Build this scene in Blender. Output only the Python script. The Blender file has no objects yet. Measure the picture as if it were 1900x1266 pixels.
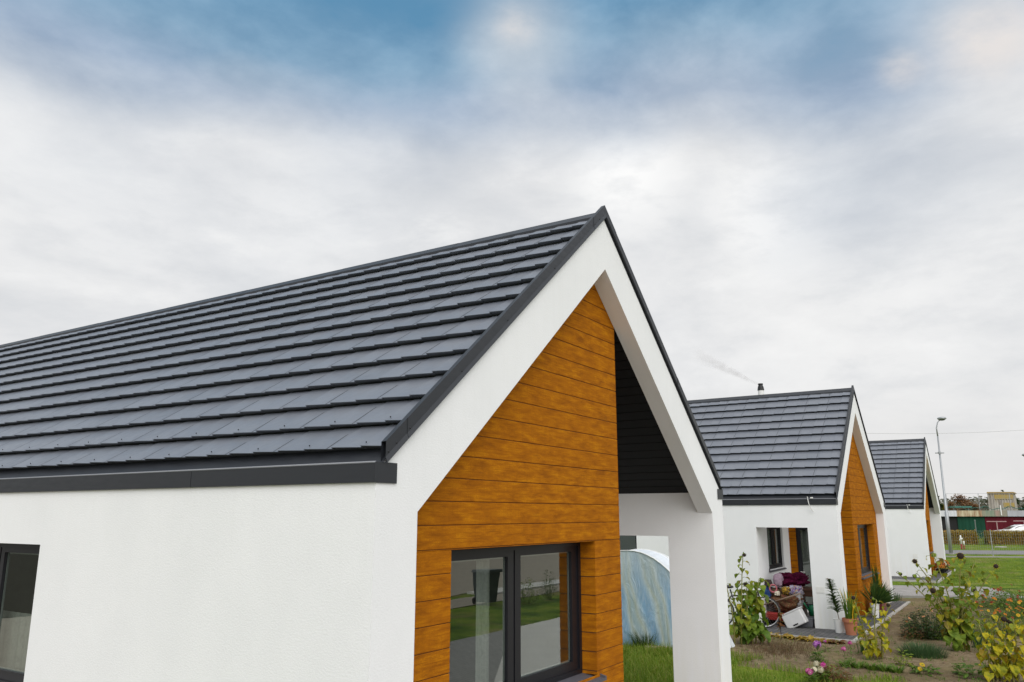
import bpy, bmesh, math, random
from mathutils import Vector, Matrix, noise
SC = bpy.context.scene
COL = SC.collection
RND = random.Random(11)
rad = math.radians
# ------------------------------------------------------------------ camera
F_PX, CAM = 1474.99, Vector((-4.1772, -3.78, 2.594))
PAN, PITCH = 1.0024, 0.2145
cam = bpy.data.cameras.new('camera'); camo = bpy.data.objects.new('camera', cam); COL.objects.link(camo)
camo.location = CAM; camo.rotation_euler = (math.pi/2 + PITCH, 0, -PAN)
cam.sensor_width = 36; cam.lens = 36*F_PX/1900; cam.clip_end = 3000; cam.clip_start = 0.05
SC.camera = camo
_c, _s = math.cos(PAN), math.sin(PAN)
RI = Vector((_c, -_s, 0)); FW = Vector((_s, _c, 0))
F3 = math.cos(PITCH)*FW + Vector((0, 0, math.sin(PITCH))); U3 = -math.sin(PITCH)*FW + Vector((0, 0, math.cos(PITCH)))
def ray(x, y): return F3 + RI*((x-950)/F_PX) - U3*((y-633)/F_PX)
def gp(x, y, z=0.0):
    d = ray(x, y); return CAM + d*((z-CAM.z)/d.z)
def ax_(x, y, X):
    d = ray(x, y); return CAM + d*((X-CAM.x)/d.x)
# the far side of the village green runs along FE, distances are measured along FN
FN = Vector((.923, .385, 0)); FE = Vector((.385, -.923, 0))
def far(D, s, z=0.0):
    p = CAM + FN*D + FE*s; return Vector((p.x, p.y, z))
def fs(x, D):
    d = ray(x, 960); t = D/d.dot(FN); return (d*t).dot(FE)
def fz(x, y, D):
    d = ray(x, y); return CAM.z + d.z*(D/d.dot(FN))
# ------------------------------------------------------------------ mesh helper
class MB:
    def __init__(s): s.v = []; s.f = []; s.m = []
    def add(s, vs, fs_, m=0):
        b = len(s.v); s.v += [(p[0], p[1], p[2]) for p in vs]
        s.f += [tuple(b+i for i in f) for f in fs_]; s.m += [m]*len(fs_)
    def quad(s, a, b, c, d, m=0): s.add([a, b, c, d], [(0, 1, 2, 3)], m)
    def hexa(s, p, m=0):
        s.add(p, [(3, 2, 1, 0), (4, 5, 6, 7), (0, 1, 5, 4), (1, 2, 6, 5), (2, 3, 7, 6), (3, 0, 4, 7)], m)
    def box(s, x0, y0, z0, x1, y1, z1, m=0):
        if x0 > x1: x0, x1 = x1, x0
        if y0 > y1: y0, y1 = y1, y0
        s.hexa([(x0, y0, z0), (x1, y0, z0), (x1, y1, z0), (x0, y1, z0), (x0, y0, z1), (x1, y0, z1), (x1, y1, z1), (x0, y1, z1)], m)
    def obox(s, c, ex, ey, ez, m=0):      # oriented box: centre and three half-axis vectors
        c, ex, ey, ez = map(Vector, (c, ex, ey, ez))
        s.hexa([c-ex-ey-ez, c+ex-ey-ez, c+ex+ey-ez, c-ex+ey-ez, c-ex-ey+ez, c+ex-ey+ez, c+ex+ey+ez, c-ex+ey+ez], m)
    def tube(s, pts, r, n=8, m=0, cap=True):
        pts = [Vector(p) for p in pts]
        if not isinstance(r, (list, tuple)): r = [r]*len(pts)
        vs = []; ref = Vector((.31, .17, .93))
        for i, p in enumerate(pts):
            t = (pts[min(i+1, len(pts)-1)] - pts[max(i-1, 0)])
            t = t.normalized() if t.length > 1e-9 else Vector((0, 0, 1))
            u = t.cross(ref)
            if u.length < .1: u = t.cross(Vector((1, 0, 0)))
            u.normalize(); w = t.cross(u)
            for k in range(n):
                a = 2*math.pi*k/n; vs.append(p + (u*math.cos(a)+w*math.sin(a))*r[i])
        f = []
        for i in range(len(pts)-1):
            for k in range(n):
                f.append((i*n+k, i*n+(k+1) % n, (i+1)*n+(k+1) % n, (i+1)*n+k))
        if cap: f += [tuple(range(n-1, -1, -1)), tuple((len(pts)-1)*n+k for k in range(n))]
        s.add(vs, f, m)
    def lathe(s, prof, c=(0, 0, 0), n=20, m=0):
        vs = []; f = []
        for r, z in prof:
            for k in range(n):
                a = 2*math.pi*k/n; vs.append((c[0]+r*math.cos(a), c[1]+r*math.sin(a), c[2]+z))
        for i in range(len(prof)-1):
            for k in range(n): f.append((i*n+k, i*n+(k+1) % n, (i+1)*n+(k+1) % n, (i+1)*n+k))
        s.add(vs, f, m)
    def ball(s, c, r, m=0, n=6):
        r = r if isinstance(r, (tuple, list)) else (r, r, r); vs = [(c[0], c[1], c[2]-r[2])]; f = []
        for i in range(1, n):
            t = math.pi*i/n
            for k in range(n+2):
                a = 2*math.pi*k/(n+2); vs.append((c[0]+r[0]*math.sin(t)*math.cos(a), c[1]+r[1]*math.sin(t)*math.sin(a), c[2]-r[2]*math.cos(t)))
        q = n+2; vs.append((c[0], c[1], c[2]+r[2])); L = len(vs)-1
        for k in range(q):
            f.append((0, 1+(k+1) % q, 1+k)); f.append((L, L-q+k, L-q+(k+1) % q))
        for i in range(n-2):
            for k in range(q): f.append((1+i*q+k, 1+i*q+(k+1) % q, 1+(i+1)*q+(k+1) % q, 1+(i+1)*q+k))
        s.add(vs, f, m)
    def torus(s, c, R_, r, ex, ey, n=28, k=6, m=0):
        c, ex, ey = Vector(c), Vector(ex).normalized(), Vector(ey).normalized(); ez = ex.cross(ey); vs = []; f = []
        for i in range(n):
            a = 2*math.pi*i/n; d = ex*math.cos(a)+ey*math.sin(a)
            for j in range(k):
                b = 2*math.pi*j/k; vs.append(c+d*(R_+r*math.cos(b))+ez*(r*math.sin(b)))
        for i in range(n):
            for j in range(k): f.append((i*k+j, ((i+1) % n)*k+j, ((i+1) % n)*k+(j+1) % k, i*k+(j+1) % k))
        s.add(vs, f, m)
    def build(s, name, mats, parent=None, loc=None, smooth=False, bevel=0, fix=False, rotz=0):
        me = bpy.data.meshes.new(name); me.from_pydata(s.v, [], s.f); me.update()
        if not isinstance(mats, (list, tuple)): mats = [mats]
        for m in mats: me.materials.append(m)
        if len(mats) > 1: me.polygons.foreach_set('material_index', s.m)
        if smooth: me.polygons.foreach_set('use_smooth', [True]*len(me.polygons))
        if fix:
            bm = bmesh.new(); bm.from_mesh(me); bmesh.ops.recalc_face_normals(bm, faces=bm.faces); bm.to_mesh(me); bm.free()
        o = bpy.data.objects.new(name, me); COL.objects.link(o)
        if parent is not None: o.parent = parent
        if loc is not None: o.location = loc
        if rotz: o.rotation_euler.z = rotz
        if bevel:
            b = o.modifiers.new('bevel', 'BEVEL'); b.width = bevel; b.segments = 2; b.limit_method = 'ANGLE'
        return o
def tag(o, label, cat, group=None, kind=None):
    if label: o['label'] = label
    if cat: o['category'] = cat
    if group: o['group'] = group
    if kind: o['kind'] = kind
    return o
def thing(name, label, cat, loc=(0, 0, 0), rz=0, group=None):
    o = bpy.data.objects.new(name, None); COL.objects.link(o); o.location = loc; o.rotation_euler.z = rz
    return tag(o, label, cat, group)
# ------------------------------------------------------------------ materials
def srgb(r, g, b):
    f = lambda c: (c/12.92 if c <= .04045 else ((c+.055)/1.055)**2.4)
    return (f(r/255), f(g/255), f(b/255), 1)
class NT:
    def __init__(s, name):
        s.mat = bpy.data.materials.new(name); s.mat.use_nodes = True; s.t = s.mat.node_tree; s.t.nodes.clear()
        s.out = s.t.nodes.new('ShaderNodeOutputMaterial')
    def n(s, typ, **kw):
        nd = s.t.nodes.new('ShaderNode'+typ)
        for k, v in kw.items():
            if hasattr(nd, k): setattr(nd, k, v)
        return nd
    def l(s, a, b): s.t.links.new(a, b)
    def set(s, sock, v):
        if hasattr(v, 'is_linked') or isinstance(v, bpy.types.NodeSocket): s.l(v, sock)
        else: sock.default_value = v
    def tex(s, kind='Object'): return s.n('TexCoord').outputs[kind]
    def mapping(s, vec, scale=(1, 1, 1), rot=(0, 0, 0)):
        m = s.n('Mapping'); s.l(vec, m.inputs[0]); m.inputs['Scale'].default_value = scale; m.inputs['Rotation'].default_value = rot; return m.outputs[0]
    def noise(s, vec, scale, detail=4, rough=.55, dist=0):
        m = s.n('TexNoise'); s.l(vec, m.inputs['Vector']); m.inputs['Scale'].default_value = scale; m.inputs['Detail'].default_value = detail
        m.inputs['Roughness'].default_value = rough; m.inputs['Distortion'].default_value = dist; return m.outputs[0]
    def ramp(s, fac, stops, interp='LINEAR'):
        r = s.n('ValToRGB'); r.color_ramp.interpolation = interp; e = r.color_ramp.elements
        while len(e) < len(stops): e.new(.5)
        for el, (p, c) in zip(e, stops):
            el.position = p; el.color = c if isinstance(c, (tuple, list)) else (c, c, c, 1)
        s.l(fac, r.inputs[0]); return r.outputs[0]
    def mix(s, fac, a, b, mode='MIX'):
        m = s.n('Mix'); m.data_type = 'RGBA'; m.blend_type = mode
        s.set(m.inputs[0], fac); s.set(m.inputs[6], a); s.set(m.inputs[7], b); return m.outputs[2]
    def math(s, op, a, b=0.0, clamp=False):
        m = s.n('Math'); m.operation = op; m.use_clamp = clamp; s.set(m.inputs[0], a); s.set(m.inputs[1], b); return m.outputs[0]
    def bump(s, h, strength=.3, dist=.01, normal=None):
        b = s.n('Bump'); b.inputs['Strength'].default_value = strength; b.inputs['Distance'].default_value = dist; s.l(h, b.inputs['Height'])
        if normal is not None: s.l(normal, b.inputs['Normal'])
        return b.outputs[0]
    def pbr(s, col, rough=.6, metal=0, spec=.5, normal=None, coat=0):
        p = s.n('BsdfPrincipled'); s.set(p.inputs['Base Color'], col); s.set(p.inputs['Roughness'], rough); p.inputs['Metallic'].default_value = metal
        p.inputs['Specular IOR Level'].default_value = spec; p.inputs['Coat Weight'].default_value = coat
        if normal is not None: s.l(normal, p.inputs['Normal'])
        s.l(p.outputs[0], s.out.inputs[0]); return p
def flat(name, col, rough=.6, metal=0, spec=.5, var=.12, scale=12, bump=0):
    t = NT(name); o = t.tex(); nz = t.noise(o, scale, 4)
    c = t.mix(nz, tuple(x*(1-var) for x in col[:3])+(1,), tuple(min(1, x*(1+var)) for x in col[:3])+(1,))
    t.pbr(c, rough, metal, spec, t.bump(t.noise(o, scale*8), bump, .004) if bump else None); return t.mat
def leafmat(name, cols, trans=.35, rough=.55):
    t = NT(name); g = t.n('NewGeometry'); k = len(cols)
    nv = t.math('MULTIPLY', t.math('SUBTRACT', t.noise(t.tex(), 9, 3), .5), .9)
    c = t.ramp(t.math('FRACT', t.math('ADD', g.outputs['Random Per Island'], nv)), [((i+.5)/k, cc) for i, cc in enumerate(cols)])
    nz = t.noise(t.tex(), 35, 3); c = t.mix(t.ramp(nz, [(.3, 0.0), (.7, .35)]), c, tuple(x*.55 for x in cols[0][:3])+(1,))
    p = t.pbr(c, rough, 0, .3); tr = t.n('BsdfTranslucent'); t.set(tr.inputs[0], c); mx = t.n('MixShader'); mx.inputs[0].default_value = trans
    t.l(p.outputs[0], mx.inputs[1]); t.l(tr.outputs[0], mx.inputs[2]); t.l(mx.outputs[0], t.out.inputs[0]); return t.mat
def mk_plaster():
    t = NT('white_render'); o = t.tex()
    n1 = t.noise(o, 1.3, 5, .6); n2 = t.noise(t.mapping(o, (9, 9, .5)), 1.0, 4)
    c = t.mix(t.ramp(n1, [(.3, 0.0), (.75, 1.0)]), (.775, .785, .795, 1), (.82, .828, .838, 1))
    z = t.n('SeparateXYZ'); t.l(o, z.inputs[0])
    low = t.math('MULTIPLY', t.ramp(t.math('DIVIDE', z.outputs[2], 3.0), [(0.0, 1.0), (.42, 0.0)]), t.ramp(n2, [(.35, .1), (.7, .9)]))
    c = t.mix(t.math('MULTIPLY', low, .4), c, (.66, .64, .46, 1))          # algae streaks low on the wall
    top = t.math('MULTIPLY', t.ramp(t.math('DIVIDE', z.outputs[2], 3.0), [(.62, 0.0), (.93, 1.0)]), t.ramp(t.noise(t.mapping(o, (16, 16, .35)), 1.0, 4), [(.52, 0.0), (.8, .5)]))
    c = t.mix(t.math('MULTIPLY', top, .14), c, (.52, .52, .48, 1))          # rain streaks below the gutter
    fine = t.noise(o, 260, 3, .6); mid = t.noise(t.mapping(o, (1, 1, 1.8)), 42, 3, .65)
    h = t.math('ADD', t.math('MULTIPLY', fine, .4), mid)
    t.pbr(c, .92, 0, .15, t.bump(h, .34, .006)); return t.mat
def mk_tile():
    t = NT('roof_tile'); o = t.tex(); g = t.n('NewGeometry')
    c = t.mix(g.outputs['Random Per Island'], (.122, .135, .162, 1), (.150, .164, .194, 1))
    n = t.noise(o, 5, 5); c = t.mix(t.ramp(n, [(.35, 0.0), (.8, .5)]), c, (.185, .197, .22, 1))
    r = t.ramp(t.noise(o, 14, 4), [(.3, .36), (.7, .48)])
    t.pbr(c, r, 0, .7, t.bump(t.noise(o, 420, 2), .12, .001)); return t.mat
def mk_metal():
    t = NT('anthracite_sheet_metal'); o = t.tex(); n = t.noise(t.mapping(o, (1, 1, 4)), 6, 5)
    c = t.mix(n, (.015, .017, .022, 1), (.024, .027, .033, 1))
    t.pbr(c, t.ramp(n, [(.3, .40), (.7, .55)]), 0, .42, t.bump(t.noise(o, 2.2, 2), .05, .02)); return t.mat
def mk_wood():
    t = NT('golden_oak_cladding'); o = t.tex(); s = t.n('SeparateXYZ'); t.l(o, s.inputs[0])
    along = t.math('ADD', s.outputs[0], s.outputs[1]); row = t.math('FLOOR', t.math('DIVIDE', t.math('SUBTRACT', s.outputs[2], 2.507-1.885), .1885))
    wn = t.n('TexWhiteNoise'); wn.noise_dimensions = '1D'; t.l(row, wn.inputs[1])
    cb = t.n('CombineXYZ'); t.l(t.math('ADD', along, t.math('MULTIPLY', row, 7.31)), cb.inputs[0]); t.l(s.outputs[2], cb.inputs[2]); v = cb.outputs[0]
    warp = t.noise(t.mapping(v, (1.2, 1, 9)), 1.6, 3)
    grain = t.noise(t.mapping(v, (2.0, 1, 70)), 1.5, 6, .66, .5)
    blot = t.noise(t.mapping(v, (2.6, 1, 12)), 1.3, 6, .66, .35)
    saw = t.noise(t.mapping(v, (70, 1, 2.2)), 1.0, 2)
    c = t.ramp(blot, [(.33, (.255, .082, .006, 1)), (.5, (.425, .145, .006, 1)), (.67, (.59, .230, .007, 1))])
    c = t.mix(t.ramp(grain, [(.36, .6), (.50, 0.0)]), c, (.20, .060, .005, 1))
    c = t.mix(t.ramp(saw, [(.45, 0.0), (.75, .30)]), c, (.26, .085, .006, 1))
    stain = t.noise(t.mapping(v, (1.4, 1, 7)), 2.4, 6, .72, .4); c = t.mix(t.ramp(stain, [(.60, 0.0), (.74, .6)]), c, (.13, .055, .015, 1))
    fx = t.noise(t.mapping(v, (.4, 1, 1.3)), 150, 3, .75); c = t.mix(t.ramp(fx, [(.42, .4), (.6, 0.0)]), c, (.19, .066, .006, 1))
    c = t.mix(t.math('MULTIPLY', wn.outputs[0], .25), c, (.33, .105, .005, 1))
    h = t.math('ADD', t.math('MULTIPLY', grain, .7), t.math('MULTIPLY', saw, .3))
    t.pbr(c, t.ramp(grain, [(.3, .9), (.7, .8)]), 0, .05, t.bump(h, .35, .004)); return t.mat
def mk_glass():
    t = NT('window_glass'); lw = t.n('LayerWeight'); lw.inputs[0].default_value = .5
    f = t.math('POWER', lw.outputs['Facing'], 3.0); f = t.math('ADD', t.math('MULTIPLY', f, .85), .185, True)
    tr = t.n('BsdfTransparent'); tr.inputs[0].default_value = (.70, .76, .73, 1); gl = t.n('BsdfGlossy'); gl.inputs['Roughness'].default_value = .004; gl.inputs[0].default_value = (.95, 1, .97, 1)
    t.l(t.bump(t.noise(t.tex(), 1.6, 2), .03, .02), gl.inputs['Normal'])
    mx = t.n('MixShader'); t.l(f, mx.inputs[0]); t.l(tr.outputs[0], mx.inputs[1]); t.l(gl.outputs[0], mx.inputs[2]); t.l(mx.outputs[0], t.out.inputs[0]); return t.mat
def mk_grass(name='lawn_green'):
    t = NT(name); o = t.tex()
    n1 = t.noise(o, .42, 6, .65); n2 = t.noise(o, .8, 6, .7); n3 = t.noise(o, 22, 4, .7)
    c = t.ramp(n2, [(.38, (.060, .12, .012, 1)), (.5, (.15, .235, .018, 1)), (.61, (.27, .32, .040, 1))])
    c = t.mix(t.ramp(n1, [(.53, 0.0), (.62, .75)]), c, (.31, .25, .105, 1))
    c = t.mix(t.ramp(n3, [(.35, .55), (.6, 0.0)]), c, (.05, .09, .008, 1))
    t.pbr(c, .9, 0, .1, t.bump(t.math('ADD', n3, n2), .9, .08)); return t.mat
def mk_soil():
    t = NT('garden_soil'); o = t.tex()
    n1 = t.noise(o, .9, 5, .6); n2 = t.noise(o, 9, 6, .7); n3 = t.noise(o, 60, 3, .7)
    c = t.ramp(n2, [(.25, (.115, .083, .048, 1)), (.5, (.215, .162, .098, 1)), (.8, (.34, .27, .175, 1))]); c = t.mix(t.ramp(t.noise(o, .7, 6, .7), [(.40, .65), (.55, 0.0)]), c, (.10, .070, .042, 1))
    c = t.mix(t.ramp(n1, [(.45, 0.0), (.68, .6)]), c, (.20, .165, .072, 1))
    c = t.mix(t.ramp(t.noise(o, 2.3, 5, .7), [(.6, 0.0), (.72, .5)]), c, (.085, .125, .022, 1))
    t.pbr(c, .95, 0, .1, t.bump(t.math('ADD', n2, t.math('MULTIPLY', n3, .4)), .9, .05)); return t.mat
def mk_paver(name, ca, cb, cm, bw=.2, bh=.1, rot=0):
    t = NT(name); o = t.tex(); b = t.n('TexBrick'); t.l(t.mapping(o, (1, 1, 1), (0, 0, rot)), b.inputs[0])
    b.inputs['Color1'].default_value = ca; b.inputs['Color2'].default_value = cb; b.inputs['Mortar'].default_value = cm
    b.inputs['Scale'].default_value = 1; b.inputs['Brick Width'].default_value = bw; b.inputs['Row Height'].default_value = bh; b.inputs['Mortar Size'].default_value = .006
    n = t.noise(o, 3, 5, .6); c = t.mix(t.ramp(n, [(.35, 0.0), (.7, .4)]), b.outputs[0], tuple(x*.62 for x in ca[:3])+(1,))
    inv = t.math('SUBTRACT', 1.0, b.outputs['Fac']); t.pbr(c, .85, 0, .25, t.bump(inv, .6, .006)); return t.mat
M = {}
M['plaster'] = mk_plaster(); M['tile'] = mk_tile(); M['metal'] = mk_metal(); M['wood'] = mk_wood(); M['glass'] = mk_glass()
M['grass'] = mk_grass(); M['soil'] = mk_soil()
M['underlay'] = flat('black_roof_underlay', (.008, .008, .009, 1), .9)
M['frame'] = flat('anthracite_window_frame', (.0095, .0095, .013, 1), .42, 0, .35, .08)
M['lip'] = flat('gutter_edge_highlight', (.20, .21, .235, 1), .35, 0, .5, .05)  # sky highlight along the gutter lip, put into a lighter colour
M['spacer'] = flat('grey_spacer', (.30, .31, .30, 1), .5)
M['sill'] = flat('grey_sill_metal', (.085, .085, .10, 1), .55, .0, .4, .1)
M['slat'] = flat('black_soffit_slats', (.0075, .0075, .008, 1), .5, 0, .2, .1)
M['inside'] = flat('grey_room_wall', (.26, .255, .24, 1), .9)
M['floorin'] = flat('room_floor', (.16, .11, .07, 1), .6)
M['gap'] = flat('dark_board_joint', (.085, .028, .006, 1), .9)
M['white'] = flat('white_plastic', (.74, .74, .72, 1), .45, 0, .4, .05)
M['curtain'] = leafmat('sheer_curtain', [(.62, .62, .58, 1), (.68, .68, .63, 1)], .5, .9)
M['screw'] = flat('screw_head', (.006, .006, .007, 1), .4, .2)
M['concrete'] = flat('pale_concrete', (.40, .385, .36, 1), .9, 0, .2, .25, 3, .3)
M['kerb'] = flat('grey_kerb_stone', (.25, .24, .225, 1), .9, 0, .2, .2, 3, .3)
M['asphalt'] = flat('worn_grey_asphalt', (.21, .20, .205, 1), .95, 0, .2, .12, 1.2, .2)
M['paverdark'] = mk_paver('dark_grey_pavers', (.080, .080, .084, 1), (.125, .122, .12, 1), (.04, .04, .04, 1))
M['paverlight'] = mk_paver('light_grey_pavers', (.30, .28, .262, 1), (.36, .335, .315, 1), (.16, .15, .13, 1), .34, .22, .33)
M['paverfront'] = mk_paver('grey_path_pavers', (.26, .255, .24, 1), (.31, .30, .285, 1), (.10, .095, .09, 1))
M['slab'] = flat('light_concrete_slab', (.55, .53, .49, 1), .9, 0, .2, .1, 2, .2)
M['sand'] = flat('sandy_gravel', (.30, .265, .215, 1), .95, 0, .1, .25, 1.5, .5)
# ------------------------------------------------------------------ sky and sun
SUN_EL, SUN_AZ = rad(40), rad(226)      # azimuth clockwise from +y: sun set behind the camera's left to light both near walls
def sky():
    w = bpy.data.worlds.new('World'); SC.world = w; w.use_nodes = True
    t = NT.__new__(NT); t.t = w.node_tree; t.t.nodes.clear(); out = t.n('OutputWorld')
    ns = t.n('TexSky'); ns.sky_type = 'NISHITA'; ns.sun_disc = False; ns.sun_elevation = SUN_EL; ns.sun_rotation = SUN_AZ
    ns.air_density = 1.0; ns.dust_density = .6; ns.ozone_density = 2.0
    b1 = t.n('Background'); t.l(ns.outputs[0], b1.inputs[0]); b1.inputs[1].default_value = .07
    d = t.tex('Generated')
    nrm = t.n('VectorMath'); nrm.operation = 'NORMALIZE'; t.l(d, nrm.inputs[0]); d = nrm.outputs[0]
    # soft cloud masses: directions flattened and gently warped by a slow noise
    st = t.mapping(d, (1, 1, 1.8))
    wv = t.n('TexNoise'); t.l(st, wv.inputs['Vector']); wv.inputs['Scale'].default_value = 2.6; wv.inputs['Detail'].default_value = 2.2; wv.inputs['Roughness'].default_value = .5
    sub = t.n('VectorMath'); sub.operation = 'SUBTRACT'; t.l(wv.outputs['Color'], sub.inputs[0]); sub.inputs[1].default_value = (.5, .5, .5)
    def warped(k, src):
        sc = t.n('VectorMath'); sc.operation = 'SCALE'; t.l(sub.outputs[0], sc.inputs[0]); sc.inputs['Scale'].default_value = k
        ad = t.n('VectorMath'); ad.operation = 'ADD'; t.l(src, ad.inputs[0]); t.l(sc.outputs[0], ad.inputs[1])
        return ad.outputs[0]
    def unit(v):
        q = t.n('VectorMath'); q.operation = 'NORMALIZE'; t.l(v, q.inputs[0]); return q.outputs[0]
    dw = unit(warped(.16, d)); ds = unit(warped(.07, d))
    def blob(px, py, r0, r1, src=None):       # soft mass round a compass direction
        v = ray(px, py).normalized(); dp = t.n('VectorMath'); dp.operation = 'DOT_PRODUCT'; t.l(src or dw, dp.inputs[0]); dp.inputs[1].default_value = v
        mr = t.n('MapRange'); mr.interpolation_type = 'SMOOTHERSTEP'; t.l(t.math('ARCCOSINE', t.math('MINIMUM', dp.outputs['Value'], .99999)), mr.inputs[0])
        mr.inputs[1].default_value = rad(r1); mr.inputs[2].default_value = rad(r0); return mr.outputs[0]
    z = t.n('SeparateXYZ'); t.l(ds, z.inputs[0]); zz = z.outputs[2]
    big = t.noise(warped(.15, st), 2.4, 3, .5); fine = t.noise(warped(.12, st), 6.5, 6, .58)
    # dark blue-grey cloud band high up, its lower edge sagging here and there
    dark = t.ramp(t.math('ADD', zz, t.math('MULTIPLY', t.math('SUBTRACT', big, .5), .10)), [(.395, 0.0), (.46, .6), (.525, 1.0)], 'EASE')
    for b, k in ((blob(700, 150, 1, 13), .35), (blob(1600, 240, 0, 13), .62), (blob(1200, 40, 1, 13), .4), (blob(150, 60, 1, 14), .3)):
        dark = t.math('ADD', dark, t.math('MULTIPLY', b, k), True)
    for b, k in ((blob(950, 85, 0, 6.5, ds), .55), (blob(1810, 100, 0, 7.5, ds), .6), (blob(1330, 215, 0, 10), .2)):
        dark = t.math('SUBTRACT', dark, t.math('MULTIPLY', b, k), True)
    dark = t.math('MULTIPLY', dark, t.ramp(z.outputs[2], [(.62, 1.0), (.80, .12)], 'EASE'))
    dark = t.math('MULTIPLY', dark, t.ramp(fine, [(.3, 1.0), (.8, .86)]))
    base = t.ramp(big, [(.30, (.68, .70, .73, 1)), (.5, (.78, .788, .80, 1)), (.70, (.86, .863, .865, 1))])
    base = t.mix(t.ramp(fine, [(.42, 0.0), (.8, .4)]), base, (.90, .90, .90, 1))
    for b, k in ((blob(1150, 325, 0, 7, ds), .95), (blob(1440, 385, 0, 8, ds), .8), (blob(570, 350, 0, 10), .45), (blob(60, 290, 0, 11), .35), (blob(1790, 470, 0, 9), .3), (blob(300, 400, 0, 9), .2)):
        base = t.mix(t.math('MULTIPLY', b, k), base, (1.0, 1.0, .995, 1))
    base = t.mix(t.ramp(z.outputs[2], [(.66, 0.0), (.85, 1.0)]), base, (1.12, 1.12, 1.14, 1))  # unseen zenith brightened, added light for roof and ground
    tex = t.noise(warped(.10, t.mapping(d, (1, 1, 2.6))), 9, 7, .6)
    base = t.mix(t.ramp(tex, [(.30, .42), (.52, 0.0)]), base, (.60, .625, .66, 1)); base = t.mix(t.ramp(tex, [(.54, 0.0), (.72, .5)]), base, (.95, .95, .945, 1))
    low = t.ramp(z.outputs[2], [(0.0, .85), (.16, 0.0)])
    base = t.mix(low, base, (.80, .785, .765, 1))
    hz = t.math('ADD', zz, t.math('MULTIPLY', t.math('SUBTRACT', t.math('ADD', t.math('MULTIPLY', big, .6), t.math('MULTIPLY', fine, .4)), .5), -.16))
    dcol = t.ramp(hz, [(.41, (.54, .60, .68, 1)), (.475, (.35, .46, .61, 1)), (.53, (.235, .41, .58, 1)), (.59, (.125, .325, .525, 1))])
    cl = t.mix(dark, base, dcol)
    for b, k in ((blob(952, 62, 0, 2.4, ds), .75), (blob(1655, 128, 0, 2.0, ds), .7), (blob(1815, 80, 0, 4.5, ds), .7)):
        cl = t.mix(t.math('MULTIPLY', b, t.math('MULTIPLY', t.ramp(fine, [(.38, .15), (.62, 1.0)]), k)), cl, (.84, .78, .74, 1))
    # unseen bright sky added behind the camera to lift the light on the walls
    sv = Vector((math.sin(SUN_AZ)*math.cos(SUN_EL), math.cos(SUN_AZ)*math.cos(SUN_EL), math.sin(SUN_EL)))
    dp = t.n('VectorMath'); dp.operation = 'DOT_PRODUCT'; t.l(d, dp.inputs[0]); dp.inputs[1].default_value = sv
    glow = t.ramp(dp.outputs['Value'], [(.05, 0.0), (.6, .5), (1.0, 1.0)], 'EASE')
    cl = t.mix(glow, cl, (1.55, 1.53, 1.50, 1))
    b2 = t.n('Background'); t.l(cl, b2.inputs[0]); b2.inputs[1].default_value = 1.0
    mx = t.n('MixShader'); cov = t.math('SUBTRACT', 1.0, t.math('MULTIPLY', t.math('MULTIPLY', dark, t.ramp(fine, [(.40, 1.0), (.62, .0)])), .22), True)
    t.l(cov, mx.inputs[0]); t.l(b1.outputs[0], mx.inputs[1]); t.l(b2.outputs[0], mx.inputs[2]); t.l(mx.outputs[0], out.inputs[0])
    ld = bpy.data.lights.new('sun', 'SUN'); ld.energy = 1.3; ld.angle = rad(45); ld.color = (1, .985, .965)
    lo = bpy.data.objects.new('sun', ld); COL.objects.link(lo); lo.rotation_euler = (-sv).to_track_quat('-Z', 'Y').to_euler(); lo.location = (-10, -10, 20)
sky()
SC.view_settings.view_transform = 'Standard'; SC.view_settings.look = 'None'; SC.view_settings.exposure = 0; SC.view_settings.gamma = 1
SC.render.resolution_x, SC.render.resolution_y = 1024, 682
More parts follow.
